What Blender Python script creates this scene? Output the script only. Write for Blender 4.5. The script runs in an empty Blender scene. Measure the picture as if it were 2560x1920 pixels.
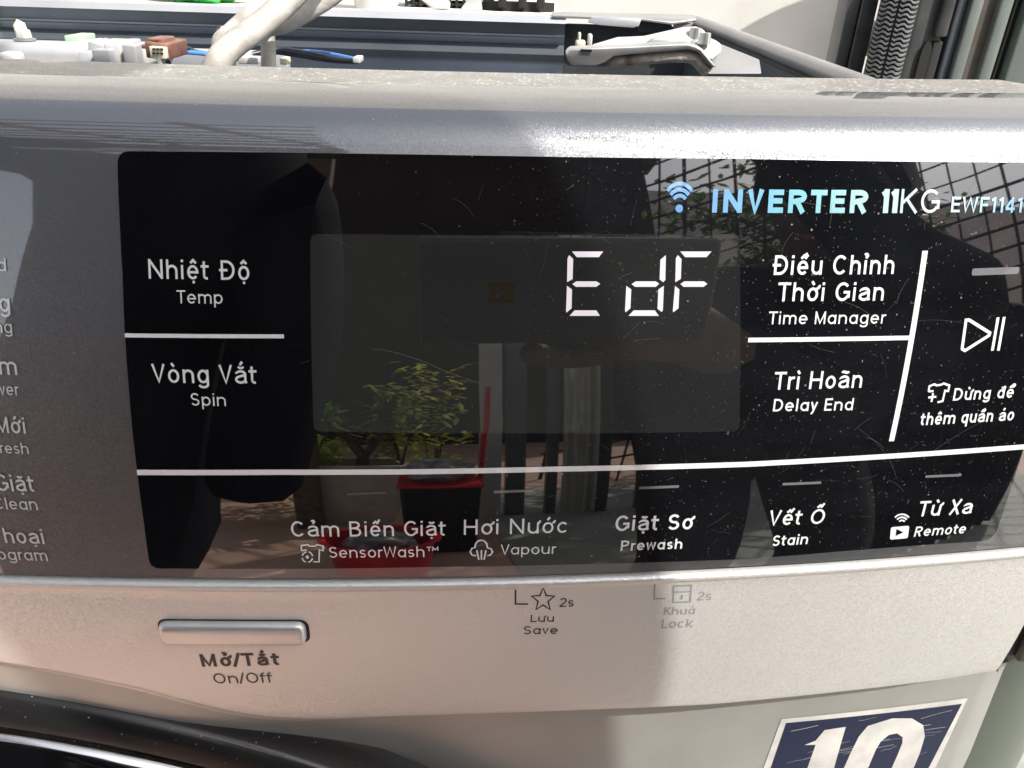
import bpy, bmesh, math, random
from mathutils import Vector, Matrix
from mathutils.geometry import delaunay_2d_cdt
random.seed(7)
S = bpy.context.scene
COL = S.collection
R = math.radians
# ------------------------------------------------------------------ camera, sky, sun, exposure
# lengths below are millimetres; the origin is the seam under the glass panel, 800 mm above the floor
PIT, ROLL = .50871, .03163
CAM = Vector((111.577, -128.648, 124.969))
FPX = 1924.0
_f = Vector((0, math.cos(PIT), -math.sin(PIT)))
_r = Vector((1, 0, 0))
_u = _r.cross(_f)
RX = _r*math.cos(ROLL) + _u*math.sin(ROLL)
UP = -_r*math.sin(ROLL) + _u*math.cos(ROLL)
FW = _f
def W(p):
    return Vector((p[0]*.001, p[1]*.001, p[2]*.001 + .8))
cd = bpy.data.cameras.new('camera')
cam = bpy.data.objects.new('camera', cd)
COL.objects.link(cam)
cam.matrix_world = Matrix(((RX.x, UP.x, -FW.x, 0), (RX.y, UP.y, -FW.y, 0), (RX.z, UP.z, -FW.z, 0), (0, 0, 0, 1)))
cam.location = W(CAM)
cd.sensor_width = 36
cd.lens = 36*FPX/2560
cd.clip_start = .002
cd.clip_end = 200
S.camera = cam
SUN = Vector((math.sin(R(50))*math.cos(R(49)), -math.cos(R(50))*math.cos(R(49)), math.sin(R(49))))
wd = bpy.data.worlds.new("World")
S.world = wd
wd.use_nodes = True
nt = wd.node_tree
sky = nt.nodes.new('ShaderNodeTexSky')
sky.sky_type = 'NISHITA'
sky.sun_disc = False
sky.sun_elevation = R(49)
sky.sun_rotation = math.atan2(SUN.x, SUN.y)
sky.dust_density = 3.0
sky.air_density = 1.0
hs_ = nt.nodes.new('ShaderNodeHueSaturation')          # hazy, pale sky
hs_.inputs['Saturation'].default_value = .38
nt.links.new(sky.outputs[0], hs_.inputs['Color'])
nt.links.new(hs_.outputs[0], nt.nodes['Background'].inputs[0])
nt.nodes['Background'].inputs[1].default_value = .14
sl = bpy.data.lights.new('sun', 'SUN')
sl.energy = 3.2
sl.angle = R(.6)
sl.color = (1, .95, .87)
so = bpy.data.objects.new('sun', sl)
COL.objects.link(so)
so.rotation_euler = SUN.to_track_quat('Z', 'Y').to_euler()
so.location = (2, -2, 4)
S.view_settings.view_transform = 'Standard'
S.view_settings.look = 'None'
S.view_settings.exposure = .95
S.view_settings.gamma = 1
S.render.engine = 'CYCLES'
S.cycles.max_bounces = 8
S.cycles.sample_clamp_indirect = 6

# ------------------------------------------------------------------ the curved front of the machine
K, A, B, ZT = .00072, .08146, .00409, 89.0
ROLLP = [(23.5, 89), (25.4, 92.4), (28.2, 95.2), (32.5, 97.4), (38.5, 98.7), (46, 99.15), (50.5, 99.15), (51.6, 98.7), (53, 98.3), (70, 97.8), (92, 96.8)]
def _cat(P, n=6):
    out = []
    for i in range(len(P)-1):
        p0, p1, p2, p3 = P[max(i-1, 0)], P[i], P[i+1], P[min(i+2, len(P)-1)]
        for k in range(n):
            t = k/n
            out.append(tuple(.5*(2*p1[j]+(p2[j]-p0[j])*t+(2*p0[j]-5*p1[j]+4*p2[j]-p3[j])*t*t+(3*p1[j]-p0[j]-3*p2[j]+p3[j])*t**3) for j in (0, 1)))
    out.append(P[-1])
    return out
ROLLC = _cat(ROLLP)
def base(u, z):
    return Vector((u, .5*K*u*u + A*z + .5*B*z*z, z))
def nrm(u, z):
    return Vector((K*u, -1, A + B*z)).normalized()
def surf(u, z, off=0.):
    return base(u, z) + nrm(u, z)*off
def ray(px, py):
    return (RX*((px-1280)/FPX) + UP*((960-py)/FPX) + FW).normalized()
def proj(p):
    d = Vector(p) - CAM
    return 1280 + FPX*d.dot(RX)/d.dot(FW), 960 - FPX*d.dot(UP)/d.dot(FW)
def _hit(f):
    t = 180.
    for _ in range(40):
        a = f(t)
        b = (f(t+1e-3)-a)/1e-3
        t -= a/b
    return t
def uv(px, py):
    d = ray(px, py)
    t = _hit(lambda t: (CAM.y+t*d.y) - base(CAM.x+t*d.x, CAM.z+t*d.z).y)
    p = CAM + d*t
    return p.x, p.z
def fy(u):
    t = min(1, max(0, (u-18)/75))
    return 1.2 + 9.*t*t*(3-2*t)
def fpt(u, z, off=0.):                       # the front panel under the trim, set back toward the right
    return Vector((u, fy(u) + .5*K*u*u - off, z))
def uvf(px, py):
    d = ray(px, py)
    t = _hit(lambda t: (CAM.y+t*d.y) - fpt(CAM.x+t*d.x, 0).y)
    p = CAM + d*t
    return p.x, p.z
def at(px, py, Y):                            # a point of the upright plane y = Y
    d = ray(px, py)
    return CAM + d*((Y-CAM.y)/d.y)
def lerp_curve(P, x):
    if x <= P[0][0]:
        a, b = P[0], P[1]
    elif x >= P[-1][0]:
        a, b = P[-2], P[-1]
    else:
        for a, b in zip(P, P[1:]):
            if a[0] <= x <= b[0]:
                break
    return a[1] + (b[1]-a[1])*(x-a[0])/(b[0]-a[0])

# ------------------------------------------------------------------ object helpers
def link(name, me, mat, parent=None, smooth=False, **props):
    o = bpy.data.objects.new(name, me)
    COL.objects.link(o)
    if mat is not None:
        if not me.materials:
            me.materials.append(mat)
    if parent is not None:
        o.parent = parent
        o.matrix_parent_inverse = parent.matrix_world.inverted()
    if smooth:
        for p in me.polygons:
            p.use_smooth = True
    for k, v in props.items():
        o[k] = v
    return o
def empty(name, loc, label, cat, group=None):
    o = bpy.data.objects.new(name, None)
    o.empty_display_size = .05
    COL.objects.link(o)
    o.location = W(loc)
    o['label'] = label
    o['category'] = cat
    if group:
        o['group'] = group
    bpy.context.view_layer.update()
    return o
def tag(o, label, cat, group=None):
    o['label'] = label
    o['category'] = cat
    if group:
        o['group'] = group
    return o
class MB:
    """collects shapes given in millimetres and links them as one mesh"""
    def __init__(s):
        s.v, s.f = [], []
    def add(s, V, Fc):
        b = len(s.v)
        s.v += [Vector(p) for p in V]
        s.f += [tuple(i+b for i in f) for f in Fc]
        return s
    def box(s, c, d, rot=None, taper=1.0):
        c = Vector(c)
        V = []
        for z in (-1, 1):
            k = taper if z > 0 else 1
            for x, y in ((-1, -1), (1, -1), (1, 1), (-1, 1)):
                p = Vector((x*d[0]*.5*k, y*d[1]*.5*k, z*d[2]*.5))
                if rot is not None:
                    p = rot @ p
                V.append(c+p)
        return s.add(V, [(3, 2, 1, 0), (4, 5, 6, 7), (0, 1, 5, 4), (1, 2, 6, 5), (2, 3, 7, 6), (3, 0, 4, 7)])
    def tube(s, P, r, n=8, cap=True, closed=False):
        P = [Vector(p) for p in P]
        m = len(P)
        rr = r if isinstance(r, (list, tuple)) else [r]*m
        V, Fc = [], []
        ref = Vector((0, 0, 1))
        for i, p in enumerate(P):
            a = P[(i-1) % m] if (closed or i) else p
            c = P[(i+1) % m] if (closed or i < m-1) else p
            d = (c-a)
            d = d.normalized() if d.length > 1e-9 else Vector((0, 0, 1))
            if abs(d.dot(ref)) > .97:
                ref = Vector((0, 1, 0)) if abs(d.y) < .9 else Vector((1, 0, 0))
            x = d.cross(ref).normalized()
            y = x.cross(d)
            ref = y
            for k in range(n):
                t = 2*math.pi*k/n
                V.append(p + (x*math.cos(t)+y*math.sin(t))*rr[i])
        for i in range(m if closed else m-1):
            j = (i+1) % m
            for k in range(n):
                l = (k+1) % n
                Fc.append((i*n+k, i*n+l, j*n+l, j*n+k))
        if cap and not closed:
            Fc.append(tuple(reversed(range(n))))
            Fc.append(tuple((m-1)*n+k for k in range(n)))
        return s.add(V, Fc)
    def lathe(s, c, prof, n=32, ax='z', ry=1.0, cap=False):
        c = Vector(c)
        V, Fc = [], []
        for r, h in prof:
            for k in range(n):
                t = 2*math.pi*k/n
                q = (r*math.cos(t), r*ry*math.sin(t), h)
                V.append(c + (Vector(q) if ax == 'z' else Vector((q[0], q[2], q[1])) if ax == 'y' else Vector((q[2], q[0], q[1]))))
        for i in range(len(prof)-1):
            for k in range(n):
                l = (k+1) % n
                Fc.append((i*n+k, i*n+l, (i+1)*n+l, (i+1)*n+k))
        if cap:
            Fc.append(tuple(reversed(range(n))))
            Fc.append(tuple((len(prof)-1)*n+k for k in range(n)))
        return s.add(V, Fc)
    def grid(s, rows, closed=False):
        n = len(rows[0])
        V = [p for r in rows for p in r]
        Fc = []
        for i in range(len(rows)-1):
            for k in range(n-1):
                Fc.append((i*n+k, i*n+k+1, (i+1)*n+k+1, (i+1)*n+k))
        return s.add(V, Fc)
    def extrude(s, poly, d):
        """closed polygon of points swept by the vector d"""
        n = len(poly)
        P = [Vector(p) for p in poly]
        d = Vector(d)
        return s.add(P+[p+d for p in P], [tuple(reversed(range(n))), tuple(range(n, 2*n))] + [(i, (i+1) % n, n+(i+1) % n, n+i) for i in range(n)])
    def build(s, name, mat, parent=None, smooth=False, bevel=0., weld=True, flip=False, **props):
        me = bpy.data.meshes.new(name)
        me.from_pydata([W(p) for p in s.v], [], s.f)
        bm = bmesh.new()
        bm.from_mesh(me)
        if weld:
            bmesh.ops.remove_doubles(bm, verts=bm.verts, dist=1e-7)
            bmesh.ops.recalc_face_normals(bm, faces=bm.faces)
        if flip:
            bmesh.ops.reverse_faces(bm, faces=bm.faces)
        if bevel:
            bmesh.ops.bevel(bm, geom=[e for e in bm.edges if len(e.link_faces) == 2 and e.calc_face_angle() > .6], offset=bevel*.001, segments=2, affect='EDGES', clamp_overlap=True, profile=.5)
        bm.to_mesh(me)
        bm.free()
        o = link(name, me, mat, parent, smooth or bool(bevel), **props)
        if bevel or smooth:
            try:
                me.set_sharp_from_angle(angle=R(50))
            except Exception:
                pass
        return o

def sheet(name, poly, mat, parent, off, fn=surf, step=4., thick=0., **props):
    """a print or sheet laid on the curved front: poly in (u, z)"""
    pts = [Vector((p[0], p[1])) for p in poly]
    dens = []
    for a, b in zip(pts, pts[1:]+pts[:1]):
        n = max(1, int((b-a).length/step))
        for k in range(n):
            dens.append(a.lerp(b, k/n))
    n = len(dens)
    lo = Vector((min(p.x for p in dens), min(p.y for p in dens)))
    hi = Vector((max(p.x for p in dens), max(p.y for p in dens)))
    inner = []
    def inside(q):
        c = False
        for i in range(n):
            a, b = dens[i], dens[i-1]
            if (a.y > q.y) != (b.y > q.y) and q.x < (b.x-a.x)*(q.y-a.y)/(b.y-a.y)+a.x:
                c = not c
        return c
    y = lo.y + step*.6
    while y < hi.y - step*.3:
        x = lo.x + step*.6
        while x < hi.x - step*.3:
            q = Vector((x, y))
            if inside(q) and min((q-p).length for p in dens) > step*.45:
                inner.append(q)
            x += step
        y += step
    V2, _, F2, *_ = delaunay_2d_cdt(dens+inner, [], [list(range(n))], 1, 1e-6)
    m = MB()
    V = [fn(v.x, v.y, off) for v in V2]
    m.add(V, [tuple(f) for f in F2])
    if thick:
        bn = [fn(p.x, p.y, off) for p in dens]
        bb = [fn(p.x, p.y, off-thick) for p in dens]
        b = len(m.v)
        m.v += bn+bb
        for i in range(n):
            j = (i+1) % n
            m.f.append((b+i, b+n+i, b+n+j, b+j))
    o = m.build(name, mat, parent, smooth=True, **props)
    return o
def pxpoly(P, f=None):
    f = f or uv
    return [f(*p) for p in P]
def round_poly(P, rad, n=5):
    out = []
    m = len(P)
    for i in range(m):
        r = rad[i] if isinstance(rad, (list, tuple)) else rad
        a, p, b = Vector(P[i-1]), Vector(P[i]), Vector(P[(i+1) % m])
        if r <= 0:
            out.append(tuple(p))
            continue
        d1, d2 = (a-p), (b-p)
        r1, r2 = min(r, d1.length*.49), min(r, d2.length*.49)
        q1, q2 = p+d1.normalized()*r1, p+d2.normalized()*r2
        for k in range(n+1):
            t = k/n
            out.append(tuple(q1.lerp(p, t).lerp(p.lerp(q2, t), t)))
    return out

# ------------------------------------------------------------------ materials
def mat(name, col, rough=.5, metal=0., spec=.5, coat=0., coatr=.03, emit=None, es=0., ior=1.5):
    m = bpy.data.materials.new(name)
    m.use_nodes = True
    b = m.node_tree.nodes['Principled BSDF']
    b.inputs['Base Color'].default_value = (*col, 1)
    b.inputs['Roughness'].default_value = rough
    b.inputs['Metallic'].default_value = metal
    b.inputs['Specular IOR Level'].default_value = spec
    b.inputs['IOR'].default_value = ior
    b.inputs['Coat Weight'].default_value = coat
    b.inputs['Coat Roughness'].default_value = coatr
    b.inputs['Coat IOR'].default_value = 1.8
    if emit:
        b.inputs['Emission Color'].default_value = (*emit, 1)
        b.inputs['Emission Strength'].default_value = es
    return m
def N(m, t, **kw):
    n = m.node_tree.nodes.new('ShaderNode'+t)
    for k, v in kw.items():
        setattr(n, k, v)
    return n
def L(m, a, b):
    m.node_tree.links.new(a, b)
def pb(m):
    return m.node_tree.nodes['Principled BSDF']
def tc(m):
    return N(m, 'TexCoord').outputs['Object']
def noise(m, scale, detail=3, vec=None, rough=.55):
    n = N(m, 'TexNoise')
    n.inputs['Scale'].default_value = scale
    n.inputs['Detail'].default_value = detail
    n.inputs['Roughness'].default_value = rough
    L(m, vec if vec is not None else tc(m), n.inputs['Vector'])
    return n
def ramp(m, fac, stops):
    r = N(m, 'ValToRGB')
    e = r.color_ramp.elements
    while len(e) < len(stops):
        e.new(.5)
    for x, (p, c) in zip(e, stops):
        x.position = p
        x.color = (*c, 1) if len(c) == 3 else c
    L(m, fac, r.inputs[0])
    return r
def mth(m, op, a, b=None, clamp=False):
    n = N(m, 'Math', operation=op, use_clamp=clamp)
    for i, x in enumerate((a, b)):
        if x is None:
            continue
        if isinstance(x, (int, float)):
            n.inputs[i].default_value = x
        else:
            L(m, x, n.inputs[i])
    return n.outputs[0]
def mix(m, fac, a, b):
    n = N(m, 'Mix', data_type='RGBA')
    for i, x in ((0, fac), (6, a), (7, b)):
        if isinstance(x, tuple):
            n.inputs[i].default_value = (*x, 1)
        elif isinstance(x, (int, float)):
            n.inputs[i].default_value = x
        else:
            L(m, x, n.inputs[i])
    return n.outputs[2]
def mottle(m, c1, c2, scale, detail=4, lo=.35, hi=.65, bump=0., bscale=None):
    n = noise(m, scale, detail)
    r = ramp(m, n.outputs[0], [(lo, c1), (hi, c2)])
    L(m, r.outputs[0], pb(m).inputs['Base Color'])
    if bump:
        bn = N(m, 'Bump')
        bn.inputs['Strength'].default_value = bump
        bn.inputs['Distance'].default_value = .001
        k = noise(m, bscale or scale*4, 3)
        L(m, k.outputs[0], bn.inputs['Height'])
        L(m, bn.outputs[0], pb(m).inputs['Normal'])
    return m
def flakes(m, scale, amount):
    """metal flakes in the paint: every small cell leans its own way"""
    v = N(m, 'TexVoronoi')
    v.inputs['Scale'].default_value = scale
    L(m, tc(m), v.inputs['Vector'])
    s = N(m, 'VectorMath', operation='SUBTRACT')
    L(m, v.outputs['Color'], s.inputs[0])
    s.inputs[1].default_value = (.5, .5, .5)
    k = N(m, 'VectorMath', operation='SCALE')
    L(m, s.outputs[0], k.inputs[0])
    k.inputs['Scale'].default_value = amount
    g = N(m, 'NewGeometry')
    a = N(m, 'VectorMath', operation='ADD')
    L(m, k.outputs[0], a.inputs[0])
    L(m, g.outputs['Normal'], a.inputs[1])
    nn = N(m, 'VectorMath', operation='NORMALIZE')
    L(m, a.outputs[0], nn.inputs[0])
    L(m, nn.outputs[0], pb(m).inputs['Normal'])
    L(m, g.outputs['Normal'], pb(m).inputs['Coat Normal'])
    return v
def specks(m, scale, keep, rmin, rmax, stretch=None):
    """0/1 mask of scattered dust grains"""
    vec = tc(m)
    if stretch:
        mp = N(m, 'Mapping')
        mp.inputs['Rotation'].default_value = stretch[0]
        mp.inputs['Scale'].default_value = stretch[1]
        L(m, vec, mp.inputs['Vector'])
        vec = mp.outputs[0]
    v = N(m, 'TexVoronoi')
    v.inputs['Scale'].default_value = scale
    L(m, vec, v.inputs['Vector'])
    sp = N(m, 'SeparateColor')
    L(m, v.outputs['Color'], sp.inputs[0])
    rad = mth(m, 'MULTIPLY_ADD', sp.outputs[1], rmax-rmin)
    m.node_tree.nodes[-1].inputs[2].default_value = rmin
    a = mth(m, 'LESS_THAN', v.outputs['Distance'], rad)
    k = mth(m, 'GREATER_THAN', sp.outputs[0], 1-keep)
    return mth(m, 'MULTIPLY', a, k)
def mx(m, *a):
    r = a[0]
    for x in a[1:]:
        r = mth(m, 'MAXIMUM', r, x)
    return r

M = {}
m = M['silver'] = mat('dark_silver_metallic_paint', (.23, .24, .255), .42, .82, .5, 1., .02)
pb(m).inputs['Coat IOR'].default_value = 2.1
v = flakes(m, 6500, .24)
d = specks(m, 900, .05, .05, .2)
L(m, mix(m, mth(m, 'MULTIPLY', d, .4), mix(m, noise(m, 30, 4).outputs[0], (.155, .163, .175), (.195, .202, .213)), (.55, .53, .5)), pb(m).inputs['Base Color'])
m = M['lip'] = mat('dusty_top_edge', (.24, .24, .24), .4, .2, .4, 0)
d = mx(m, specks(m, 800, .34, .1, .42), specks(m, 1700, .34, .1, .45), mth(m, 'MULTIPLY', specks(m, 420, .10, .1, .34), .8))
n = noise(m, 90, 5)
dd = mth(m, 'MULTIPLY', d, mth(m, 'MULTIPLY', n.outputs[0], 1.5, True))
L(m, mix(m, dd, mix(m, n.outputs[0], (.16, .155, .15), (.33, .32, .30)), (.75, .73, .69)), pb(m).inputs['Base Color'])
L(m, mth(m, 'MULTIPLY_ADD', dd, .5), pb(m).inputs['Roughness'])
m.node_tree.nodes[-1].inputs[2].default_value = .38
def gloss_black(name, col, haze=.004, dust=1.0):
    m = mat(name, col, .015, 0, .5, ior=2.05)
    d1 = specks(m, 900, .06, .05, .22)
    d2 = specks(m, 1900, .17, .06, .28)
    d3 = specks(m, 700, .07, .03, .12, ((0, .5, .7), (1, 1, .25)))
    d4 = specks(m, 800, .08, .02, .10, ((0, 1.1, .2), (1, 1, .16)))
    sx_ = N(m, 'SeparateXYZ')
    L(m, tc(m), sx_.inputs[0])
    # dust thinned toward the left: the shaded side's dimness put into the mask
    more = mth(m, 'MULTIPLY_ADD', mth(m, 'SUBTRACT', sx_.outputs[0], .07), 7., True)
    m.node_tree.nodes[-1].inputs[2].default_value = .12
    more = mth(m, 'MULTIPLY', more, mth(m, 'MULTIPLY', noise(m, 35, 3).outputs[0], 1.8, True))
    d = mth(m, 'MULTIPLY', mth(m, 'MULTIPLY', mx(m, d1, mth(m, 'MULTIPLY', d2, .5), mth(m, 'MULTIPLY', d3, .8), mth(m, 'MULTIPLY', d4, .7)), .4*dust), more)
    n = noise(m, 22, 5)
    h = mth(m, 'MULTIPLY', mth(m, 'POWER', n.outputs[0], 2.2), haze*4)
    mp = N(m, 'Mapping')
    mp.inputs['Rotation'].default_value = (0, .5, 0)
    mp.inputs['Scale'].default_value = (9, 9, 70)
    L(m, tc(m), mp.inputs['Vector'])
    st_ = noise(m, 1.6, 6, mp.outputs[0], .6)
    wipe = mth(m, 'MULTIPLY', mth(m, 'MULTIPLY', mth(m, 'POWER', st_.outputs[0], 3.), haze*7), more)
    h = mth(m, 'ADD', h, wipe)
    c = mix(m, h, col, (.50, .56, .70))
    L(m, mix(m, d, c, (.62, .61, .58)), pb(m).inputs['Base Color'])
    r = mth(m, 'MULTIPLY_ADD', d, .4)
    m.node_tree.nodes[-1].inputs[2].default_value = .018
    L(m, r, pb(m).inputs['Roughness'])
    return m
M['black'] = gloss_black('black_glass', (.0022, .0024, .003))
M['screen'] = gloss_black('smoked_display_window', (.006, .0064, .006), .003, .8)
pb(M['screen']).inputs['Emission Color'].default_value = (.93, 1, .95, 1)      # faint backlight of the display
pb(M['screen']).inputs['Emission Strength'].default_value = .0062
M['ghost'] = mat('unlit_display_symbol', (.028, .024, .014), .02)
def inkmat(name, col, coat=1.):
    m = mat(name, col, .35, 0, .3, coat, .02)
    n = noise(m, 700, 2)
    L(m, mix(m, n.outputs[0], tuple(c*.9 for c in col), tuple(min(1, c*1.06) for c in col)), pb(m).inputs['Base Color'])
    return m
M['white_ink'] = inkmat('white_print', (.76, .78, .79))
M['grey_ink'] = inkmat('grey_print', (.56, .58, .59))
M['dim_ink'] = inkmat('dim_indicator', (.15, .15, .165))
M['faint_ink'] = inkmat('faint_indicator', (.05, .05, .053))
M['dark_ink'] = mat('dark_brown_print', (.035, .028, .032), .4)
M['glint_ink'] = mat('glint_pale_print', (.40, .43, .46), .35, .5)  # the dark print again, paled: sun glint put into its colour
m = M['foil'] = mat('rainbow_foil_print', (.4, .7, .95), .3, .3, .5, 1., .02)
sx = N(m, 'SeparateXYZ')
L(m, tc(m), sx.inputs[0])
r = ramp(m, mth(m, 'MULTIPLY', mth(m, 'SUBTRACT', sx.outputs[0], .13), 1/.10), [(.0, (.12, .28, .56)), (.22, (.14, .32, .60)), (.40, (.20, .50, .58)), (.58, (.42, .60, .62)), (.70, (.55, .62, .63)), (.82, (.32, .54, .62)), (1., (.07, .18, .5))])
L(m, r.outputs[0], pb(m).inputs['Base Color'])
M['scratch'] = mat('scratched_glass', (.13, .13, .13), .4)
M['led'] = mat('lit_led_segment', (.2, .19, .2), .3, emit=(1., .90, .98), es=.37)
m = M['trim'] = mat('satin_silver_trim', (.62, .61, .59), .38, .45, .5, .15, .2)
v = flakes(m, 3000, .20)
L(m, mix(m, noise(m, 40, 4).outputs[0], (.66, .655, .64), (.74, .73, .715)), pb(m).inputs['Base Color'])
M['chrome'] = mottle(mat('chrome', (.7, .7, .7), .1, 1.), (.62, .62, .62), (.78, .78, .77), 60)
M['button'] = mottle(mat('bright_satin_button', (.6, .6, .6), .3, .6), (.58, .59, .60), (.66, .66, .66), 80)
M['black_plastic'] = mat('black_plastic', (.012, .012, .013), .25)
m = M['black_plastic']
d = mx(m, specks(m, 1000, .12, .05, .25), specks(m, 600, .06, .03, .12, ((0, .4, .9), (1, 1, .2))))
L(m, mix(m, mth(m, 'MULTIPLY', d, .4), (.012, .012, .013), (.4, .4, .38)), pb(m).inputs['Base Color'])
M['gap'] = mat('dark_gap', (.006, .006, .006), .5)
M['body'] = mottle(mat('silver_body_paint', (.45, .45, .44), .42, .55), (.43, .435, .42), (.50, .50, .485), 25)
M['corner'] = mottle(mat('corner_reflection_paint', (.25, .28, .25), .35, .4), (.10, .12, .10), (.14, .165, .14), 14)  # silver paint's reflection of greenery put into the base colour
M['galv'] = mottle(mat('blue_grey_sheet_steel', (.2, .23, .27), .33, .75), (.17, .20, .24), (.27, .30, .34), 7)
M['rim'] = mottle(mat('pale_steel_rim', (.5, .52, .55), .35, .35), (.44, .46, .50), (.56, .575, .60), 9)
M['rimgrey'] = mottle(mat('grey_steel_rim', (.36, .36, .365), .4, .5), (.32, .32, .33), (.41, .41, .41), 12)
M['white_plastic'] = mottle(mat('white_plastic', (.5, .5, .49), .4), (.48, .48, .47), (.56, .56, .55), 60)
M['grey_plastic'] = mottle(mat('grey_plastic', (.36, .37, .385), .4), (.32, .33, .345), (.40, .41, .43), 50)
M['cream_plastic'] = mat('cream_plastic', (.72, .69, .52), .45)
M['green_plastic'] = mat('pale_green_plastic', (.42, .62, .42), .4)
M['brown_plastic'] = mottle(mat('brown_plastic', (.21, .10, .075), .4), (.17, .08, .06), (.26, .13, .1), 200)
M['wire_blue'] = mat('blue_wire', (.05, .20, .55), .35)
M['wire_black'] = mat('dark_navy_wire', (.012, .014, .025), .35)
M['cable'] = mottle(mat('grubby_white_cable', (.5, .48, .45), .5), (.30, .275, .24), (.52, .505, .475), 70, 5, .35, .6, .4, 300)
M['steel'] = mottle(mat('worn_bright_steel', (.6, .61, .62), .3, .8), (.45, .46, .47), (.68, .68, .68), 60)
M['rust'] = mottle(mat('rusty_steel', (.35, .28, .22), .6, .2), (.15, .07, .04), (.5, .47, .42), 130, 6, .30, .50, .6, 400)
M['wall'] = mottle(mat('pale_grey_wall', (.56, .555, .53), .75), (.50, .495, .48), (.62, .615, .59), 5, 7, .35, .65, .25, 60)
M['ledge'] = mottle(mat('cream_ledge', (.62, .60, .55), .7), (.56, .54, .49), (.68, .66, .62), 12)
M['alu_dark'] = mottle(mat('dark_grey_aluminium', (.13, .14, .145), .42, .5), (.07, .075, .078), (.105, .112, .116), 30)
M['alu_green'] = mottle(mat('green_grey_aluminium', (.23, .27, .255), .45, .4), (.135, .16, .152), (.175, .20, .19), 20)
M['alu_slate'] = mottle(mat('slate_aluminium', (.12, .135, .16), .45, .4), (.065, .075, .09), (.085, .097, .115), 20)
M['alu_brown'] = mottle(mat('brown_channel', (.13, .115, .10), .55), (.075, .065, .056), (.10, .09, .078), 30)
M['rubber'] = mottle(mat('dusty_rubber', (.075, .082, .087), .7), (.10, .108, .115), (.17, .18, .188), 150)
M['rubber_dark'] = mat('black_rubber', (.012, .012, .012), .8)
M['gasket'] = mat('black_gasket', (.010, .016, .013), .35)
M['green_bag'] = mottle(mat('green_plastic_film', (.03, .42, .07), .25), (.015, .30, .04), (.06, .55, .12), 25, 4, .35, .65, .6, 60)
M['beige_bag'] = mottle(mat('beige_crumpled_sack', (.5, .45, .36), .7), (.38, .33, .25), (.6, .56, .48), 20, 6, .35, .65, 1., 60)
M['terracotta'] = mottle(mat('terracotta_tiles', (.52, .32, .24), .55), (.50, .31, .23), (.64, .43, .34), 4, 5, .35, .65, .2, 40)
M['slab_grey'] = mottle(mat('grey_bounce_slab', (.34, .35, .31), .7), (.29, .30, .265), (.38, .385, .35), 5, 5)
m = M['voile'] = mottle(mat('pale_voile', (.75, .76, .70), .8), (.70, .71, .66), (.8, .8, .75), 6)
tb_ = N(m, 'BsdfTranslucent')
tb_.inputs[0].default_value = (.72, .74, .66, 1)
ms_ = N(m, 'MixShader')
ms_.inputs[0].default_value = .55
L(m, pb(m).outputs[0], ms_.inputs[1])
L(m, tb_.outputs[0], ms_.inputs[2])
L(m, ms_.outputs[0], m.node_tree.nodes['Material Output'].inputs[0])
M['pale_wall'] = mottle(mat('pale_render', (.7, .7, .7), .8), (.62, .62, .62), (.74, .74, .74), 2)
M['navy'] = mottle(mat('navy_cloth', (.005, .006, .010), .9, 0, .15), (.0035, .0045, .008), (.007, .0085, .014), 60, 3, .35, .65, .6, 900)
M['denim'] = mottle(mat('dark_trousers', (.014, .014, .017), .9), (.010, .010, .012), (.02, .02, .024), 50)
M['skin'] = mottle(mat('skin', (.13, .07, .055), .6, 0, .3), (.11, .06, .045), (.15, .085, .065), 30)
M['hair'] = mottle(mat('black_hair', (.012, .010, .009), .5), (.008, .007, .006), (.02, .017, .015), 90)
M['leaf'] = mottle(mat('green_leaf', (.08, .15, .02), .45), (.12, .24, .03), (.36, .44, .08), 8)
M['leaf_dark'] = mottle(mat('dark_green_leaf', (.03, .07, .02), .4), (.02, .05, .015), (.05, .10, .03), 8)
for k_ in ('leaf', 'leaf_dark'):
    m = M[k_]
    tb_ = N(m, 'BsdfTranslucent')
    tb_.inputs[0].default_value = (.78, .82, .12, 1) if k_ == 'leaf' else (.12, .20, .04, 1)
    ms_ = N(m, 'MixShader')
    ms_.inputs[0].default_value = .5
    out_ = m.node_tree.nodes['Material Output']
    L(m, pb(m).outputs[0], ms_.inputs[1])
    L(m, tb_.outputs[0], ms_.inputs[2])
    L(m, ms_.outputs[0], out_.inputs[0])
M['bark'] = mottle(mat('bark', (.12, .09, .06), .9), (.08, .06, .04), (.17, .13, .09), 30)
M['pot'] = mottle(mat('off_white_planter', (.62, .56, .51), .6), (.55, .49, .44), (.68, .63, .58), 8)
M['red'] = mottle(mat('red_plastic', (.42, .012, .02), .3), (.55, .01, .02), (.66, .022, .035), 12)
M['grey_film'] = mottle(mat('grey_plastic_film', (.3, .3, .3), .3), (.12, .12, .13), (.5, .5, .5), 22, 6, .35, .65, 1., 40)
M['soil'] = mat('soil', (.05, .035, .025), .9)
M['brown_wall'] = mottle(mat('brown_render', (.032, .022, .019), .8), (.026, .017, .014), (.04, .027, .023), 3)
M['navy_print'] = mat('navy_sticker_print', (.022, .030, .085), .4, 0, .3)
m = M['navy_print']
d = mx(m, specks(m, 130, .3, .02, .09, ((.3, .2, .6), (1, 1, .06))), specks(m, 110, .3, .02, .08, ((1.2, .2, .1), (1, 1, .05))))
L(m, mix(m, mth(m, 'MULTIPLY', d, .55), (.009, .014, .048), (.45, .46, .48)), pb(m).inputs['Base Color'])
M['sticker'] = mottle(mat('silver_white_sticker', (.62, .62, .60), .4), (.50, .50, .48), (.68, .68, .66), 90, 6)
M['phone'] = mat('black_phone', (.004, .004, .005), .3)

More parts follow.
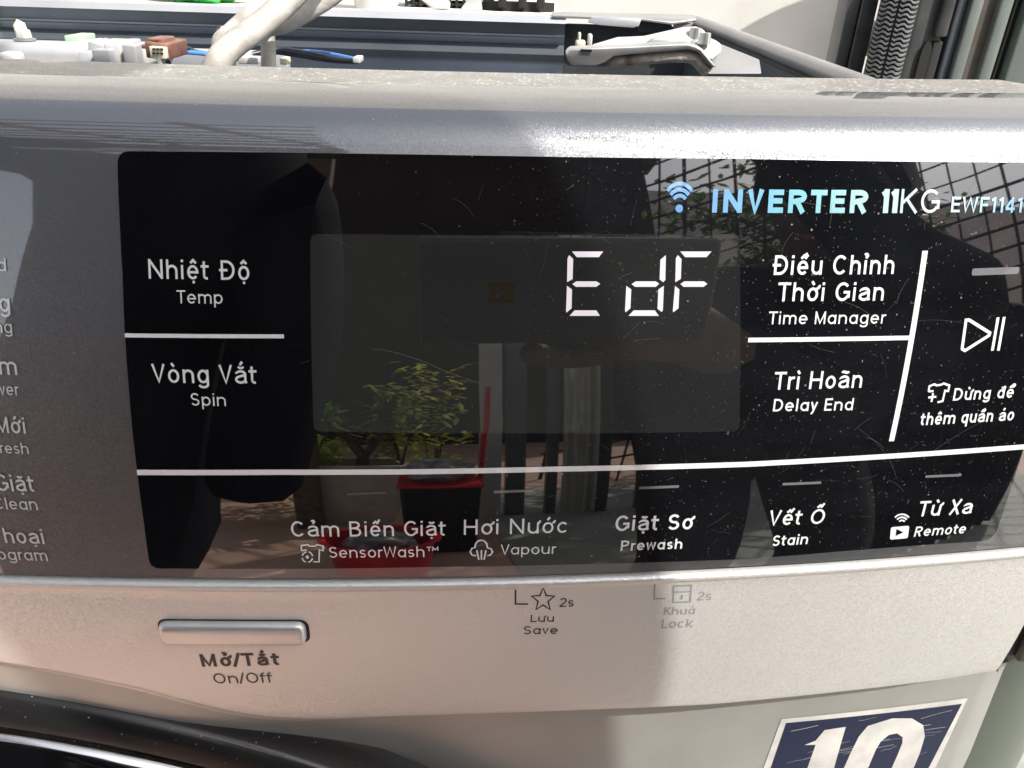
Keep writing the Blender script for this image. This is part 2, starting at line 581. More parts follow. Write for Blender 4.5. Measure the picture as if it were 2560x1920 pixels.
# ------------------------------------------------------------------ the setting
g = MB()
g.grid([[(x, y, -800) for x in (-30000, -3000, 0, 3000, 30000)] for y in (-30000, -3000, 0, 3000, 30000)])
o = g.build('terrace_floor', M['terracotta'], kind='structure')
pv = [[(x, y, -796) for x in (330, 900, 2600)] for y in (-2600, -1500, 1200)]
MB().grid(pv).build('bounce_slab', M['slab_grey'], kind='structure')  # grey slab added to cut the pink floor bounce on the trim
o = MB().box((1200, 1330, 500), (9000, 60, 2600)).build('wall', M['wall'], kind='structure')
led_r = at(1420, 27, 700)
o = MB().box((led_r.x-1500, 905, (led_r.z-800)/2-4), (3000, 450, led_r.z+800-8)).build('ledge', M['ledge'], bevel=3, kind='structure')
LEDZ = led_r.z-8

# ------------------------------------------------------------------ washing machine
UL, UR = -340., 252.
wm = empty('washing_machine', (-40, 320, -800), 'silver washing machine, top lid off, with a black glass control panel reading EdF', 'washing machine')
def frange(a, b, n):
    return [a+(b-a)*i/n for i in range(n+1)]
US = frange(UL, UR-8, 74)
# upper fascia: from the seam up over the rolled top
rows = []
for z in [0.25]+frange(1.2, ZT, 44):
    rows.append([surf(u, z) for u in US])
for y, z in ROLLC[1:len(ROLLC)-24]:
    rows.append([Vector((u, .5*K*u*u + y, z)) for u in US])
end = []
for r_ in rows:
    e = []
    for k in range(1, 7):
        t = k/6*math.pi/2
        e.append(r_[-1]+Vector((8*math.sin(t), 8*(1-math.cos(t))+.15, 0)))
    end.append(r_+e)
rows = [[Vector((p.x, p.y+6, p.z)) for p in end[0]]] + end
fas = MB().grid(rows).build('control_fascia', M['silver'], wm, smooth=True, weld=False, flip=False, label='dark silver upper fascia with a rolled top')
lr = []
for y, z in ROLLC[-25:]+[(92, 90)]:
    lr.append([Vector((u, .5*K*u*u + y, z)) for u in US+[UR]])
MB().grid(lr).build('top_edge', M['lip'], wm, smooth=True, weld=False, label='dusty ledge along the top of the fascia')

# black glass
BL = [(293.5, 378), (300, 560), (307, 685), (312.5, 830), (321.6, 957), (331, 1070), (343, 1175), (358, 1290), (376, 1421)]
BB = [(440, 1420.5), (780, 1421), (1060, 1417), (1400, 1411), (1747, 1401), (1860, 1397), (2120, 1376), (2300, 1362), (2472, 1351)]
BR = [(2490.6, 1327), (2525, 1225), (2555.7, 1131)]
BT = [(2560, 407), (1860, 397.5), (1080, 387), (700, 381)]
pl = pxpoly(BL+BB+BR)
pr = uv(2555.7, 1131)
pr2 = uv(2525, 1225)
trc = (pr[0]+(pr[0]-pr2[0])/(pr[1]-pr2[1])*(88-pr[1])*.55, uv(2560, 407)[1]-.3)
poly = pl + [trc] + pxpoly(BT)
rad = [2.4] + [0]*(len(BL)-2) + [2.6] + [0]*(len(BB)-1) + [2.6] + [0]*(len(BR)) + [2.4] + [0]*len(BT)
rad = rad[:len(poly)]
poly = round_poly(poly, rad)
panel = sheet('display_panel', poly, M['black'], wm, .12, step=4.5, label='glossy black glass touch panel with white lettering')
scr = round_poly(pxpoly([(776, 585), (1848, 585), (1848, 1078), (785, 1078)]), 1.6)
sheet('display_screen', scr, M['screen'], panel, .16, step=5, label='smoked display window')
O1, O2 = .22, .26
# lines printed on the glass
def hline(P, wid, name='divider_line', matk='white_ink'):
    q = pxpoly(P)
    up = [(a, b+wid/2) for a, b in q]
    dn = [(a, b-wid/2) for a, b in reversed(q)]
    sheet(name, up+dn, M[matk], panel, O1, step=5)
hline([(343.5, 1180), (700, 1179.5), (1060, 1178), (1400, 1171.5), (1860, 1160), (2200, 1141), (2560, 1116), (2575, 1115)], 1.22)
hline([(313.3, 838), (710.4, 840.5)], .78)
hline([(1869.6, 849.7), (2273, 844)], .92)
q1, q2 = uv(2311, 627), uv(2227, 1102)
sheet('divider_line', [(q1[0]-.62, q1[1]), (q1[0]+.62, q1[1]), (q2[0]+.62, q2[1]), (q2[0]-.62, q2[1])], M['white_ink'], panel, O2, step=5)
for (x0, x1, y, k) in ((868, 968, 1232, 'faint_ink'), (1234, 1336, 1227, 'dim_ink'), (1597, 1697, 1217, 'dim_ink'), (1955, 2052, 1207.5, 'dim_ink'), (2312, 2402, 1188.5, 'dim_ink')):
    a, b = uv(x0, y+2), uv(x1, y-2)
    h = .31
    sheet('indicator_bar', round_poly([(a[0], a[1]-h), (b[0], b[1]-h), (b[0], b[1]+h), (a[0], a[1]+h)], .25), M[k], panel, O1, step=3)
a, b = uv(2427, 689), uv(2547, 667)
sheet('indicator_bar', round_poly([(a[0], a[1]), (b[0], a[1]+.1), (b[0], b[1]), (a[0], b[1]-.1)], .5), M['dim_ink'], panel, O1, step=3, label='wide grey bar above the play symbol')

# lit digits: E d F, each segment a piece (corners read in a 2.765x enlargement)
def cr(P, ox, oy, s=.3617):
    return [(ox+x*s, oy+y*s) for x, y in P]
SEG = [
 [(1022, 743), (1237, 743), (1208, 782), (1055, 782)], [(1003, 768), (1030, 795), (1026, 932), (988, 955), (991, 790)],
 [(1024, 968), (1052, 949), (1190, 949), (1217, 966), (1190, 987), (1050, 987)], [(987, 980), (1022, 1005), (1019, 1135), (983, 1165), (981, 1150)],
 [(1040, 1149), (1190, 1149), (1215, 1187), (1005, 1187)],
 [(1670, 768), (1666, 940), (1650, 955), (1627, 935), (1632, 800)], [(1433, 968), (1462, 949), (1600, 949), (1624, 966), (1600, 987), (1458, 987)],
 [(1397, 980), (1431, 1005), (1425, 1135), (1392, 1163), (1388, 1150)], [(1656, 980), (1649, 1150), (1640, 1160), (1612, 1138), (1618, 1005)],
 [(1448, 1149), (1593, 1149), (1622, 1187), (1412, 1187)],
 [(1770, 743), (1985, 743), (1950, 782), (1803, 782)], [(1752, 768), (1778, 795), (1773, 932), (1735, 955), (1739, 790)],
 [(1770, 968), (1797, 949), (1932, 949), (1957, 966), (1930, 987), (1793, 987)], [(1733, 980), (1763, 1005), (1757, 1135), (1720, 1163), (1718, 1150)],
]
for sgm in SEG:
    sheet('digit_segment', pxpoly(cr(sgm, 1060, 360)), M['led'], panel, .20, step=3)
gp = pxpoly([(1221, 706), (1286, 706), (1286, 757), (1221, 757)])
sheet('unlit_symbol', round_poly(gp, .5), M['ghost'], panel, .18, step=3, label='barely visible brown play symbol')
sheet('unlit_symbol', pxpoly([(1240, 717), (1270, 731), (1240, 747)]), M['screen'], panel, .20, step=3, label='play arrow of the unlit symbol')

# ------------------------------------------------------------------ lettering: a single-stroke alphabet
def arc(cx, cy, rx, ry, a0, a1, n=None):
    n = n or max(3, int(abs(a1-a0)/14))
    return [(cx+rx*math.cos(R(a0+(a1-a0)*i/n)), cy+ry*math.sin(R(a0+(a1-a0)*i/n))) for i in range(n+1)]
XH, DSC = .73, -.28
def glyph(ch, h, geo):
    """strokes (centre lines), advance; cap height 1; h = half stroke"""
    T, X0 = 1-h, XH-h
    lw = .54 if not geo else .60        # lower-case round width
    sb = .075
    l, r = sb+h, sb+lw-h
    c = (l+r)/2
    rx, ry = (r-l)/2, XH/2-h
    yc = XH/2
    adv = sb*2+lw
    st = []
    if ch == ' ':
        return [], .36
    if ch == 'o':
        st = [arc(c, yc, rx, ry, 0, 360, 28)]
    elif ch in 'bdpqg' or (ch == 'a' and geo):
        st = [arc(c, yc, rx, ry, 0, 360, 28)]
        if ch == 'a':
            st.append([(r, 0), (r, XH)])
        elif ch == 'b':
            st.append([(l, 0), (l, 1)])
        elif ch == 'd':
            st.append([(r, 0), (r, 1)])
        elif ch == 'p':
            st.append([(l, DSC), (l, XH)])
        elif ch == 'q':
            st.append([(r, DSC), (r, XH)])
        else:
            st.append([(r, XH)]+arc(c, DSC+h+.16, rx, .16, 0, -165, 12))
    elif ch == 'a':
        st = [[(l+.02, XH*.74)]+arc(c, XH-h-.17, rx, .17, 160, 0, 10)+[(r, .14), (r+.05, h*.6)],
              [(r, .45), (c+.04, .425)]+arc(c-.01, .225, rx, .225-h, 95, 300, 14)+[(r-.02, .13), (r, .20)]]
    elif ch == 'e':
        st = [arc(c, yc, rx, ry, 2, 318, 24), [(l, yc), (r+h*.9, yc)]]
    elif ch == 'c':
        st = [arc(c, yc, rx, ry, 42, 318, 22)]
    elif ch == 's':
        l, r = sb+h, sb+.46-h
        c, rx = (l+r)/2, (r-l)/2
        q = (XH-2*h)/4
        st = [arc(c, XH-h-q, rx, q, 30, 270, 14)[:-1]+arc(c, h+q, rx, q, 90, -150, 14)]
        adv = .46+2*sb
    elif ch in 'nh':
        st = [[(l, 0), (l, XH if ch == 'n' else 1)], [(l, XH*.45)]+arc(c, XH-h-.24, rx, .24, 180, 0, 14)+[(r, 0)]]
    elif ch == 'm':
        w2 = .40
        st = [[(l, 0), (l, XH)]]
        for k in (0, 1):
            a, b = l+k*w2, l+(k+1)*w2
            st.append([(a, XH*.45)]+arc((a+b)/2, XH-h-.2, w2/2, .2, 180, 0, 14)+[(b, 0)])
        adv = l+2*w2+h+sb
    elif ch == 'u':
        st = [[(l, XH)]+arc(c, h+.24, rx, .24, 180, 360, 14)+[(r, XH*.55)], [(r, 0), (r, XH)]]
    elif ch in 'iı':
        st = [[(l, 0), (l, XH)]]
        if ch == 'i':
            st.append([(l, 1-2*h*1.05), (l, 1)])
        adv = 2*sb+2*h+.01
    elif ch == 'l':
        st = [[(l, 0), (l, 1)]]
        adv = 2*sb+2*h+.01
    elif ch == 'r':
        st = [[(l, 0), (l, XH)], [(l, XH*.5)]+arc(l+.22, XH-h-.22, .22, .22, 180, 78, 8)]
        adv = l+.28+h*.4
    elif ch == 't':
        x = .07+h+.05
        st = [[(x, .93)]+[(x, .16)]+arc(x+.13, h+.12, .13, .12, 180, 285, 8), [(.03, XH-h*.9), (x+.22, XH-h*.9)]]
        adv = x+.24+.03
    elif ch == 'f':
        x = .07+h+.03
        st = [[(x, 0), (x, .78)]+arc(x+.15, T-.16, .15, .16, 180, 80, 8), [(.02, XH-h*.9), (x+.22, XH-h*.9)]]
        adv = x+.26
    elif ch == 'v':
        st = [[(.03+h, XH), (.29, h*.5), (.55-h, XH)]]
        adv = .58
    elif ch == 'w':
        st = [[(.03+h, XH), (.23, h*.5), (.42, XH-h*.4), (.61, h*.5), (.81-h, XH)]]
        adv = .84
    elif ch == 'y':
        st = [[(.03+h, XH), (.29, h*.8)], [(.55-h, XH), (.25, -.06)]+arc(.13, -.10, .10, DSC*-1-.10-h, -10, -100, 5)]
        adv = .58
    elif ch == 'k':
        st = [[(l, 0), (l, 1)], [(r, XH), (l, XH*.36)], [(l+.13, XH*.5), (r+.02, 0)]]
        adv = .62
    elif ch == 'N':
        st = [[(l, 0), (l, 1)], [(l, T+h*.3), (l+.62-h, h*.7)], [(l+.62-h, 0), (l+.62-h, 1)]]
        adv = l+.62+sb
    elif ch == 'M':
        w_ = .74
        st = [[(l, 0), (l, 1)], [(l, T), (l+w_/2-h, h*1.2), (l+w_-2*h, T)], [(l+w_-2*h, 0), (l+w_-2*h, 1)]]
        adv = l+w_-h+sb
    elif ch == 'H':
        st = [[(l, 0), (l, 1)], [(l, .52), (l+.60-h, .52)], [(l+.60-h, 0), (l+.60-h, 1)]]
        adv = l+.60+sb
    elif ch in 'DĐ':
        x1 = l+.60-h
        st = [[(l, 0), (l, 1)], [(l, T), (l+.2, T)]+arc(l+.2, .5, x1-l-.2, .5-h, 90, -90, 18)+[(l+.2, h), (l, h)]]
        if ch == 'Đ':
            st.append([(l-h-.07, .50), (l+.26, .50)])
        adv = l+.60+sb
        if ch == 'Đ':
            st = [[(px+.07, py) for px, py in q] for q in st]
            adv += .07
    elif ch == 'B':
        st = [[(l, 0), (l, 1)], [(l, T), (l+.25, T)]+arc(l+.25, .76-h*.1, .19, T-.76+h*.1, 90, -90, 10)+[(l, .52)],
              [(l+.2, .52), (l+.28, .52)]+arc(l+.28, (.52+h)/2, .21, (.52-h)/2, 90, -90, 10)+[(l, h)]]
        adv = l+.53+h+sb*.7
    elif ch == 'P' or ch == 'R':
        st = [[(l, 0), (l, 1)], [(l, T), (l+.26, T)]+arc(l+.26, .73-h*.2, .22, T-.73+h*.2, 90, -90, 10)+[(l, .46)]]
        adv = l+.50+h+sb*.6
        if ch == 'R':
            st.append([(l+.24, .46), (l+.46, 0)])
            adv = l+.53+h+sb*.5
    elif ch in 'CG':
        st = [arc(sb+.36, .5, .36-h, .5-h, 42, 318 if ch == 'C' else 330, 26)]
        if ch == 'G':
            st.append([(sb+.40, .47), (sb+.72-h, .47), (sb+.72-h, .17)])
        adv = sb*2+.70
    elif ch == 'O':
        st = [arc(sb+.38, .5, .38-h, .5-h, 0, 360, 34)]
        adv = sb*2+.76
    elif ch == 'S':
        l, r = sb+h, sb+.58-h
        c, rx = (l+r)/2, (r-l)/2
        q = (1-2*h)/4
        st = [arc(c, T-q, rx*.96, q, 25, 270, 16)[:-1]+arc(c, h+q, rx, q, 90, -158, 16)]
        adv = .58+2*sb
    elif ch == 'T':
        st = [[(.03, T), (.63, T)], [(.33, 0), (.33, T)]]
        adv = .66
    elif ch == 'V':
        st = [[(.03+h, 1), (.36, h*.6), (.69-h, 1)]]
        adv = .72
    elif ch == 'W':
        st = [[(.03+h, 1), (.27, h*.6), (.51, T), (.75, h*.6), (.99-h, 1)]]
        adv = 1.02
    elif ch == 'X':
        st = [[(.05+h, 1), (.66-h, 0)], [(.66-h, 1), (.05+h, 0)]]
        adv = .71
    elif ch == 'A':
        st = [[(.03+h, 0), (.36, T), (.69-h, 0)], [(.17, .32), (.55, .32)]]
        adv = .72
    elif ch == 'E':
        st = [[(l, 0), (l, 1)], [(l, T), (l+.46, T)], [(l, .52), (l+.42, .52)], [(l, h), (l+.46, h)]]
        adv = l+.46+sb
    elif ch == 'F':
        st = [[(l, 0), (l, 1)], [(l, T), (l+.46, T)], [(l, .49), (l+.40, .49)]]
        adv = l+.46+sb*.6
    elif ch == 'L':
        st = [[(l, 0), (l, 1)], [(l, h), (l+.46, h)]]
        adv = l+.46+sb*.6
    elif ch == 'I':
        st = [[(l, 0), (l, 1)]]
        adv = 2*sb+2*h
    elif ch == 'K':
        st = [[(l, 0), (l, 1)], [(l+.50, 1), (l, .40)], [(l+.17, .58), (l+.54, 0)]]
        adv = l+.56+sb*.4
    elif ch == '1':
        st = [[(.30, 0), (.30, 1)], [(.30, T), (.10, T-.13)]]
        adv = .30+h+sb
    elif ch == '2':
        st = [arc(.33, T-.25, .24-h*.4, .25, 165, -25, 12)+[(.09, h+.02)], [(.07, h), (.60, h)]]
        adv = .66
    elif ch == '4':
        st = [[(.46, 0), (.46, 1)], [(.46, T), (.09, .28)], [(.07, .25), (.62, .25)]]
        adv = .68
    elif ch == '/':
        st = [[(.03, -.05), (.33, 1.02)]]
        adv = .38
    elif ch == '.':
        st = [[(l, 0), (l, 2*h)]]
        adv = 2*sb+2*h
    elif ch == '™':
        hh = .55
        st = [[(.05, 1-h*.6), (.38, 1-h*.6)], [(.215, 1-hh+.1), (.215, 1-h)], [(.48, 1-hh+.1), (.48, 1)], [(.48, 1-h), (.66, 1-hh+.2), (.84, 1-h)], [(.84, 1-hh+.1), (.84, 1)]]
        adv = .9
    return st, adv
VN = {}
for chars, b_, marks in (('ệ', 'e', '^.'), ('ộ', 'o', '^.'), ('ò', 'o', '`'), ('ắ', 'a', 'u/'), ('ả', 'a', '?'), ('ế', 'e', '^/'), ('ặ', 'a', 'u.'), ('ơ', 'o', '+'), ('ư', 'u', '+'),
                      ('ớ', 'o', '+/'), ('ừ', 'u', '+`'), ('ố', 'o', '^/'), ('Ố', 'O', '^/'), ('Ô', 'O', '^'), ('ề', 'e', '^`'), ('ỉ', 'ı', '?'), ('ờ', 'o', '+`'), ('ì', 'ı', '`'), ('ã', 'a', '~'),
                      ('ể', 'e', '^?'), ('ê', 'e', '^'), ('ầ', 'a', '^`'), ('á', 'a', '/'), ('ở', 'o', '+?'), ('ạ', 'a', '.'), ('đ', 'd', '-')):
    VN[chars] = (b_, marks)
def layout(text, h, geo, sx):
    out, x = [], 0.
    for ch in text:
        b_, marks = VN.get(ch, (ch, ''))
        st, adv = glyph(b_, h/ (1 if sx <= 0 else 1), geo)
        st = [[(px, py) for px, py in s_] for s_ in st]
        xs = [p[0] for s_ in st for p in s_] or [0]
        cx = (min(xs)+max(xs))/2
        right = max(xs)
        top = (1 if b_.isupper() else XH)+.10
        d = .075
        for mk in marks:
            if mk == '^':
                st.append([(cx-.13, top+.0), (cx, top+.15), (cx+.13, top+.0)])
                top += .05
            elif mk == 'u':
                st.append(arc(cx, top+.13, .13, .12, 200, 340, 7))
                top += .13
            elif mk == '/':
                a = cx+(.14 if '^' in marks else 0)
                st.append([(a-.04, top+.04), (a+.07, top+.22)])
            elif mk == '`':
                a = cx+(.14 if '^' in marks else 0)
                st.append([(a-.07, top+.22), (a+.04, top+.04)])
            elif mk == '?':
                a = cx+(.15 if '^' in marks else 0)
                st.append(arc(a, top+.14, .07, .07, 160, -60, 7)+[(a, top+.0)])
            elif mk == '~':
                st.append([(cx-.16, top+.04)]+arc(cx-.08, top+.06, .07, .05, 150, 20, 4)+arc(cx+.08, top+.10, .07, .05, 200, 330, 4)+[(cx+.16, top+.13)])
            elif mk == '.':
                st.append([(cx, -.20), (cx, -.20+2*h)])
            elif mk == '+':
                st.append([(right-.03, XH-h*1.2)]+arc(right+.02, XH+.06, .07, .09, -80, 40, 5))
            elif mk == '-':
                st.append([(right-.22, .86), (right+.10, .86)])
        for s_ in st:
            out.append([((x+px), py) for px, py in s_])
        x += adv
    return out, x
def ribbon(mb, pts, hw, fn, off, closed=False):
    """a stroke: pts in (u, z) millimetres, half width hw"""
    P = [Vector(p) for p in pts]
    if len(P) > 2 and (P[0]-P[-1]).length < 1e-6:
        P = P[:-1]
        closed = True
    P = [p for i, p in enumerate(P) if i == 0 or (p-P[i-1]).length > 1e-5]
    n = len(P)
    Lf, Rt = [], []
    for i in range(n):
        a = P[i-1] if (i or closed) else None
        c = P[(i+1) % n] if (i < n-1 or closed) else None
        d1 = (P[i]-a).normalized() if a is not None else None
        d2 = (c-P[i]).normalized() if c is not None else None
        if d1 is None:
            nn = Vector((-d2.y, d2.x))
            k = 1
        elif d2 is None:
            nn = Vector((-d1.y, d1.x))
            k = 1
        else:
            n1, n2 = Vector((-d1.y, d1.x)), Vector((-d2.y, d2.x))
            nn = n1+n2
            nn = nn.normalized() if nn.length > 1e-4 else n1
            k = 1/max(.66, nn.dot(n1))
        Lf.append(P[i]+nn*hw*k)
        Rt.append(P[i]-nn*hw*k)
    V = [fn(p.x, p.y, off) for p in Lf+Rt]
    Fc = [(i, (i+1) % n, n+(i+1) % n, n+i) for i in range(n if closed else n-1)]
    mb.add(V, Fc)
def lettering(text, xl, ybl, xr, ybr, ytop, wgt=.125, geo=False, matk='white_ink', parent=None, ref=1., shear=0., fn=surf, f=uv, off=O1, label=None):
    a = f(xr, ybr)
    h = wgt/2
    if xl is None:
        tp = f(xr, ytop)
        cap = (tp[1]-a[1])/ref
        strokes, wd_ = layout(text, h, geo, 1)
        sx_ = cap
        b = (a[0]-(wd_-.10)*cap, f(xr-120, ybr-3)[1])
        b = (b[0], a[1])
    else:
        b = f(xl, ybl)
        tp = f(xl, ytop)
        cap = (tp[1]-b[1])/ref
        strokes, wd_ = layout(text, h, geo, 1)
    allx = [p[0] for s_ in strokes for p in s_]
    x0, x1 = min(allx), max(allx)
    Lm = (Vector(a)-Vector(b)).length
    hw = h*cap
    kx = (Lm-2*hw)/(x1-x0)
    dv = (Vector(a)-Vector(b)).normalized()
    mb = MB()
    for i, s_ in enumerate(strokes):
        pts = []
        for px, py in s_:
            p = Vector(b) + dv*(hw+(px-x0)*kx) + Vector((shear*py*cap, py*cap))
            pts.append((p.x, p.y))
        # split long straight runs so that they follow the curve
        ribbon(mb, pts, hw, fn, off+.004*(i % 6))
    o = mb.build('lettering', M[matk], parent or panel, smooth=False, weld=False)
    o['label'] = label or ('printed words "%s"' % text)
    return o
lettering('Nhiệt Độ', 373.3, 696.4, 624.7, 700.5, 647.5)
lettering('Temp', 441.7, 757.9, 557.8, 759.3, 725.3, .115, True)
lettering('Vòng Vắt', 382, 955.5, 646.2, 959, 909, .125)
lettering('Spin', 479.8, 1013, 565.9, 1014.5, 982, .115, True)
lettering('Cảm Biến Giặt', 729.7, 1340, 1116.8, 1337.7, 1302, .12)
lettering('SensorWash', 824.5, 1393, 1061.4, 1391, 1366, .115, True)
lettering('™', 1066, 1389, 1096, 1388, 1366, .085, True)
lettering('Hơi Nước', 1159.5, 1335.9, 1416.3, 1330.4, 1297.9, .12)
lettering('Vapour', 1251, 1385.4, 1391, 1382.9, 1360, .11, True)
lettering('Giặt Sơ', 1536.7, 1326.5, 1733.5, 1321.4, 1288, .145)  # right-hand words: sunlit bloom put into heavier strokes
lettering('Prewash', 1550.8, 1375.6, 1703.8, 1370.2, 1350.3, .16, True)
lettering('Vết Ố', 1918, 1312.6, 2056.6, 1308, 1275.5, .135, shear=.02)
lettering('Stain', 1929, 1364, 2016.8, 1358.6, 1338, .15, True)
lettering('Từ Xa', 2288, 1290.6, 2427.3, 1282.7, 1253, .14)
lettering('Remote', 2282.7, 1340.5, 2412, 1331.5, 1316, .15, True)
lettering('Điều Chỉnh', 1925.7, 687.3, 2232, 684.8, 638.5, .14)
lettering('Thời Gian', 1938.3, 753, 2206, 751.4, 706, .14)
lettering('Time Manager', 1917.3, 810.3, 2213, 808.5, 778.5, .125, True)
lettering('Trì Hoãn', 1929, 974, 2151.7, 968.7, 929.7, .135)
lettering('Delay End', 1931, 1027.7, 2129.6, 1024.8, 997, .14, True)
lettering('Dừng để', 2380, 1001, 2532, 993, 970.5, .15)
lettering('thêm quần áo', 2294.6, 1062.8, 2530.4, 1050, 1032, .15)
lettering('INVERTER', 1778.8, 531.8, 2165.8, 532.9, 472.9, .235, True, 'foil')
lettering('11', 2196, 532.9, 2241, 532.9, 472.9, .25, True, 'foil')
lettering('KG', 2248, 532.9, 2345.2, 532.9, 472.9, .13, True, 'foil')
lettering('EWF1141A', 2374.9, 531, 2582, 532, 492, .17, True, 'foil')
random.seed(4)
mb = MB()
zc_ = 0
for i in range(70):
    u0 = 60+150*random.random()**.6
    z0 = random.uniform(6, 84)
    a_ = random.choice((random.uniform(.3, 1.1), random.uniform(-.6, .2), random.uniform(1.2, 1.9)))
    ln = random.uniform(1.0, 6)*(3 if random.random() < .12 else 1)
    cv = random.uniform(-.35, .35)
    pts = []
    for k in range(7):
        t = k/6*ln
        b_ = a_+cv*k/6
        pts.append((u0+t*math.cos(b_), min(86, max(4, z0+t*math.sin(b_)))))
    ribbon(mb, pts, random.uniform(.006, .016), surf, .262+.0005*i)
mb.build('scratches', M['scratch'], panel, weld=False, kind='stuff')
# programme names left of the glass, cut by the picture's edge
for t_, xr, yb, yt, ref, w_, g_ in (('d', 17.4, 678.3, 645.5, 1, .12, True), ('g', 27.8, 779.8, 745.8, XH, .125, False), ('ng', 32.8, 832.6, 809, XH, .115, True), ('m', 45.5, 936.8, 904, XH, .125, False),
                                    ('ver', 52, 988, 966, XH, .115, True), ('Mới', 66.7, 1083, 1043, 1, .125, False), ('resh', 74.2, 1134, 1106.5, 1, .115, True), ('Giặt', 92.8, 1228.5, 1187, 1, .125, False),
                                    ('Clean', 97, 1274, 1244.8, 1, .115, True), ('hoại', 113.9, 1358.7, 1321.3, 1, .125, False), ('ogram', 122, 1401, 1380.5, XH, .115, True)):
    lettering(t_, None, yb, xr, yb, yt, w_, g_, 'grey_ink', fas, ref, label='grey programme name ending in "%s"' % t_)

# symbols
def strokes_px(name, strokes, wpx, matk, parent, label, fn=surf, f=uv, off=O1):
    mb = MB()
    for i, s_ in enumerate(strokes):
        ribbon(mb, [f(*p) for p in s_], wpx*.089/2, fn, off+.004*(i % 6))
    return mb.build(name, M[matk], parent, weld=False, label=label)
def warc(cx, cy, rx, ry, a0, a1, n=12):
    return [(x, 2*cy-y) for x, y in arc(cx, cy, rx, ry, a0, a1, n)]
strokes_px('scratch', [[(930, 872), (960, 874), (1000, 883), (1060, 903), (1110, 926), (1200, 958)]], .9, 'scratch', panel, 'long fine scratch across the display window', off=.33)
# wireless mark beside INVERTER
c_ = (1697.3, 521.7)
mb = MB()
for rr in (28, 43, 58):
    ribbon(mb, [uv(*p) for p in warc(1698.5, 517, rr*.72, rr, 43, 137, 14)], 7.2*.089/2*1.1, surf, O1)
ribbon(mb, [uv(*p) for p in warc(1697.3, 521.5, 4.5, 4.5, 0, 360, 16)], 9*.089/2, surf, O1)
mb.build('wireless_symbol', M['foil'], panel, weld=False, label='blue wireless mark of three arcs over a dot')
# play / pause
strokes_px('play_symbol', [[(2404, 868), (2413.5, 800), (2421, 799.5), (2473, 832), (2471, 838), (2411, 876), (2404, 872), (2404, 868)], [(2493.5, 793), (2479, 876)], [(2508.7, 792), (2494, 876)]], 7.4, 'white_ink', panel, 'white play and pause symbol')
# shirt symbols
def shirt(ox, oy, k, sl, extra):
    s_ = [[(0, 18), (0, 7), (14, 2), (20, 2)], [(20, 2), (25, 6), (33, 6), (38, 2), (57, 8), (54, 18), (46, 15), (40, 44), (28, 44)]]
    s_ = [[(ox+(x+sl*(44-y))*k, oy+y*k) for x, y in q] for q in s_]
    return s_+extra
strokes_px('sensor_symbol', [[(754, 1375), (754, 1362), (770, 1360), (775, 1364), (788, 1364), (793, 1360), (809, 1364), (808, 1375), (799, 1373), (798, 1403), (784, 1403)],
                             warc(769, 1391, 13, 13, 10, 75), warc(769, 1391, 13, 13, 100, 165), warc(769, 1391, 13, 13, 190, 255), warc(769, 1391, 13, 13, 280, 345), warc(769, 1391, 2.5, 2.5, 0, 360), [(754, 1375), (768, 1373)]], 3.6, 'white_ink', panel, 'white shirt and drum symbol')
strokes_px('shirt_symbol', [[(2320, 978), (2322, 965), (2334, 960), (2340, 963), (2352, 961), (2357, 958), (2372, 963), (2369, 977), (2361, 976), (2355, 1002), (2342, 1005)], [(2320, 978), (2332, 977)], [(2319, 993), (2339, 991)], [(2331, 982), (2327, 1004)]], 5., 'white_ink', panel, 'white shirt symbol with a plus')
strokes_px('steam_symbol', [[(1190, 1388), (1180, 1386), (1175.5, 1378), (1180, 1369.5), (1187, 1368)]+warc(1203, 1364, 15, 14.5, 185, -5)+[(1219, 1368), (1228, 1371), (1231, 1379), (1226, 1386), (1218, 1388)], [(1192, 1374), (1197, 1398)], [(1203.5, 1374), (1203.5, 1398)], [(1215, 1374), (1210, 1398)]], 4., 'white_ink', panel, 'white steam cloud symbol')
mb = MB()
for rr in (9.5, 17, 24.5):
    ribbon(mb, [uv(*p) for p in warc(2253.5, 1309, rr*.95, rr, 42, 138, 10)], 4.6*.089/2, surf, O1)
mb.build('wireless_symbol', M['white_ink'], panel, weld=False, label='white wireless mark over the play box')
sheet('play_box', round_poly(pxpoly([(2226, 1317), (2272, 1313), (2268, 1344), (2223.5, 1348)]), .55), M['white_ink'], panel, O1, step=2, label='white rounded box with a play arrow')
sheet('play_arrow', pxpoly([(2240, 1321), (2257, 1329), (2238, 1338)]), M['black'], panel, O2+.04, step=2)

# ------------------------------------------------------------------ lower silver trim
TB = [(-700, 1560), (-300, 1600), (-60, 1645), (0, 1660), (170, 1688), (340, 1722), (450, 1752), (560, 1780), (640, 1793), (720, 1800), (850, 1800), (1000, 1794), (1180, 1789), (1500, 1777), (1782, 1764), (2150, 1727), (2350, 1703), (2490, 1679)]
tb = [uv(*p) for p in TB]
UE = uv(2490, 1679)[0]-.3
tus = frange(UL, UE, 120)
prof = [(-.9, 7.), (-.75, 2.0), (-.72, .2), (-.85, -.65), (-1.2, -1.15), (-1.7, -1.35), (-2.2, -1.2), (-2.7, -.75), (-3.1, -.45), (-3.6, -.3)]
rows = [[surf(u, z, -o_) for u in tus] for z, o_ in prof]
for k in range(1, 15):
    t = k/14
    rows.append([surf(u, -3.6*(1-t)+(lerp_curve(tb, u)+1.6)*t, .30) for u in tus])
for a_ in (25, 55, 90):
    rows.append([surf(u, lerp_curve(tb, u)+1.6-1.6*math.sin(R(a_)), .30-1.6*(1-math.cos(R(a_)))) for u in tus])
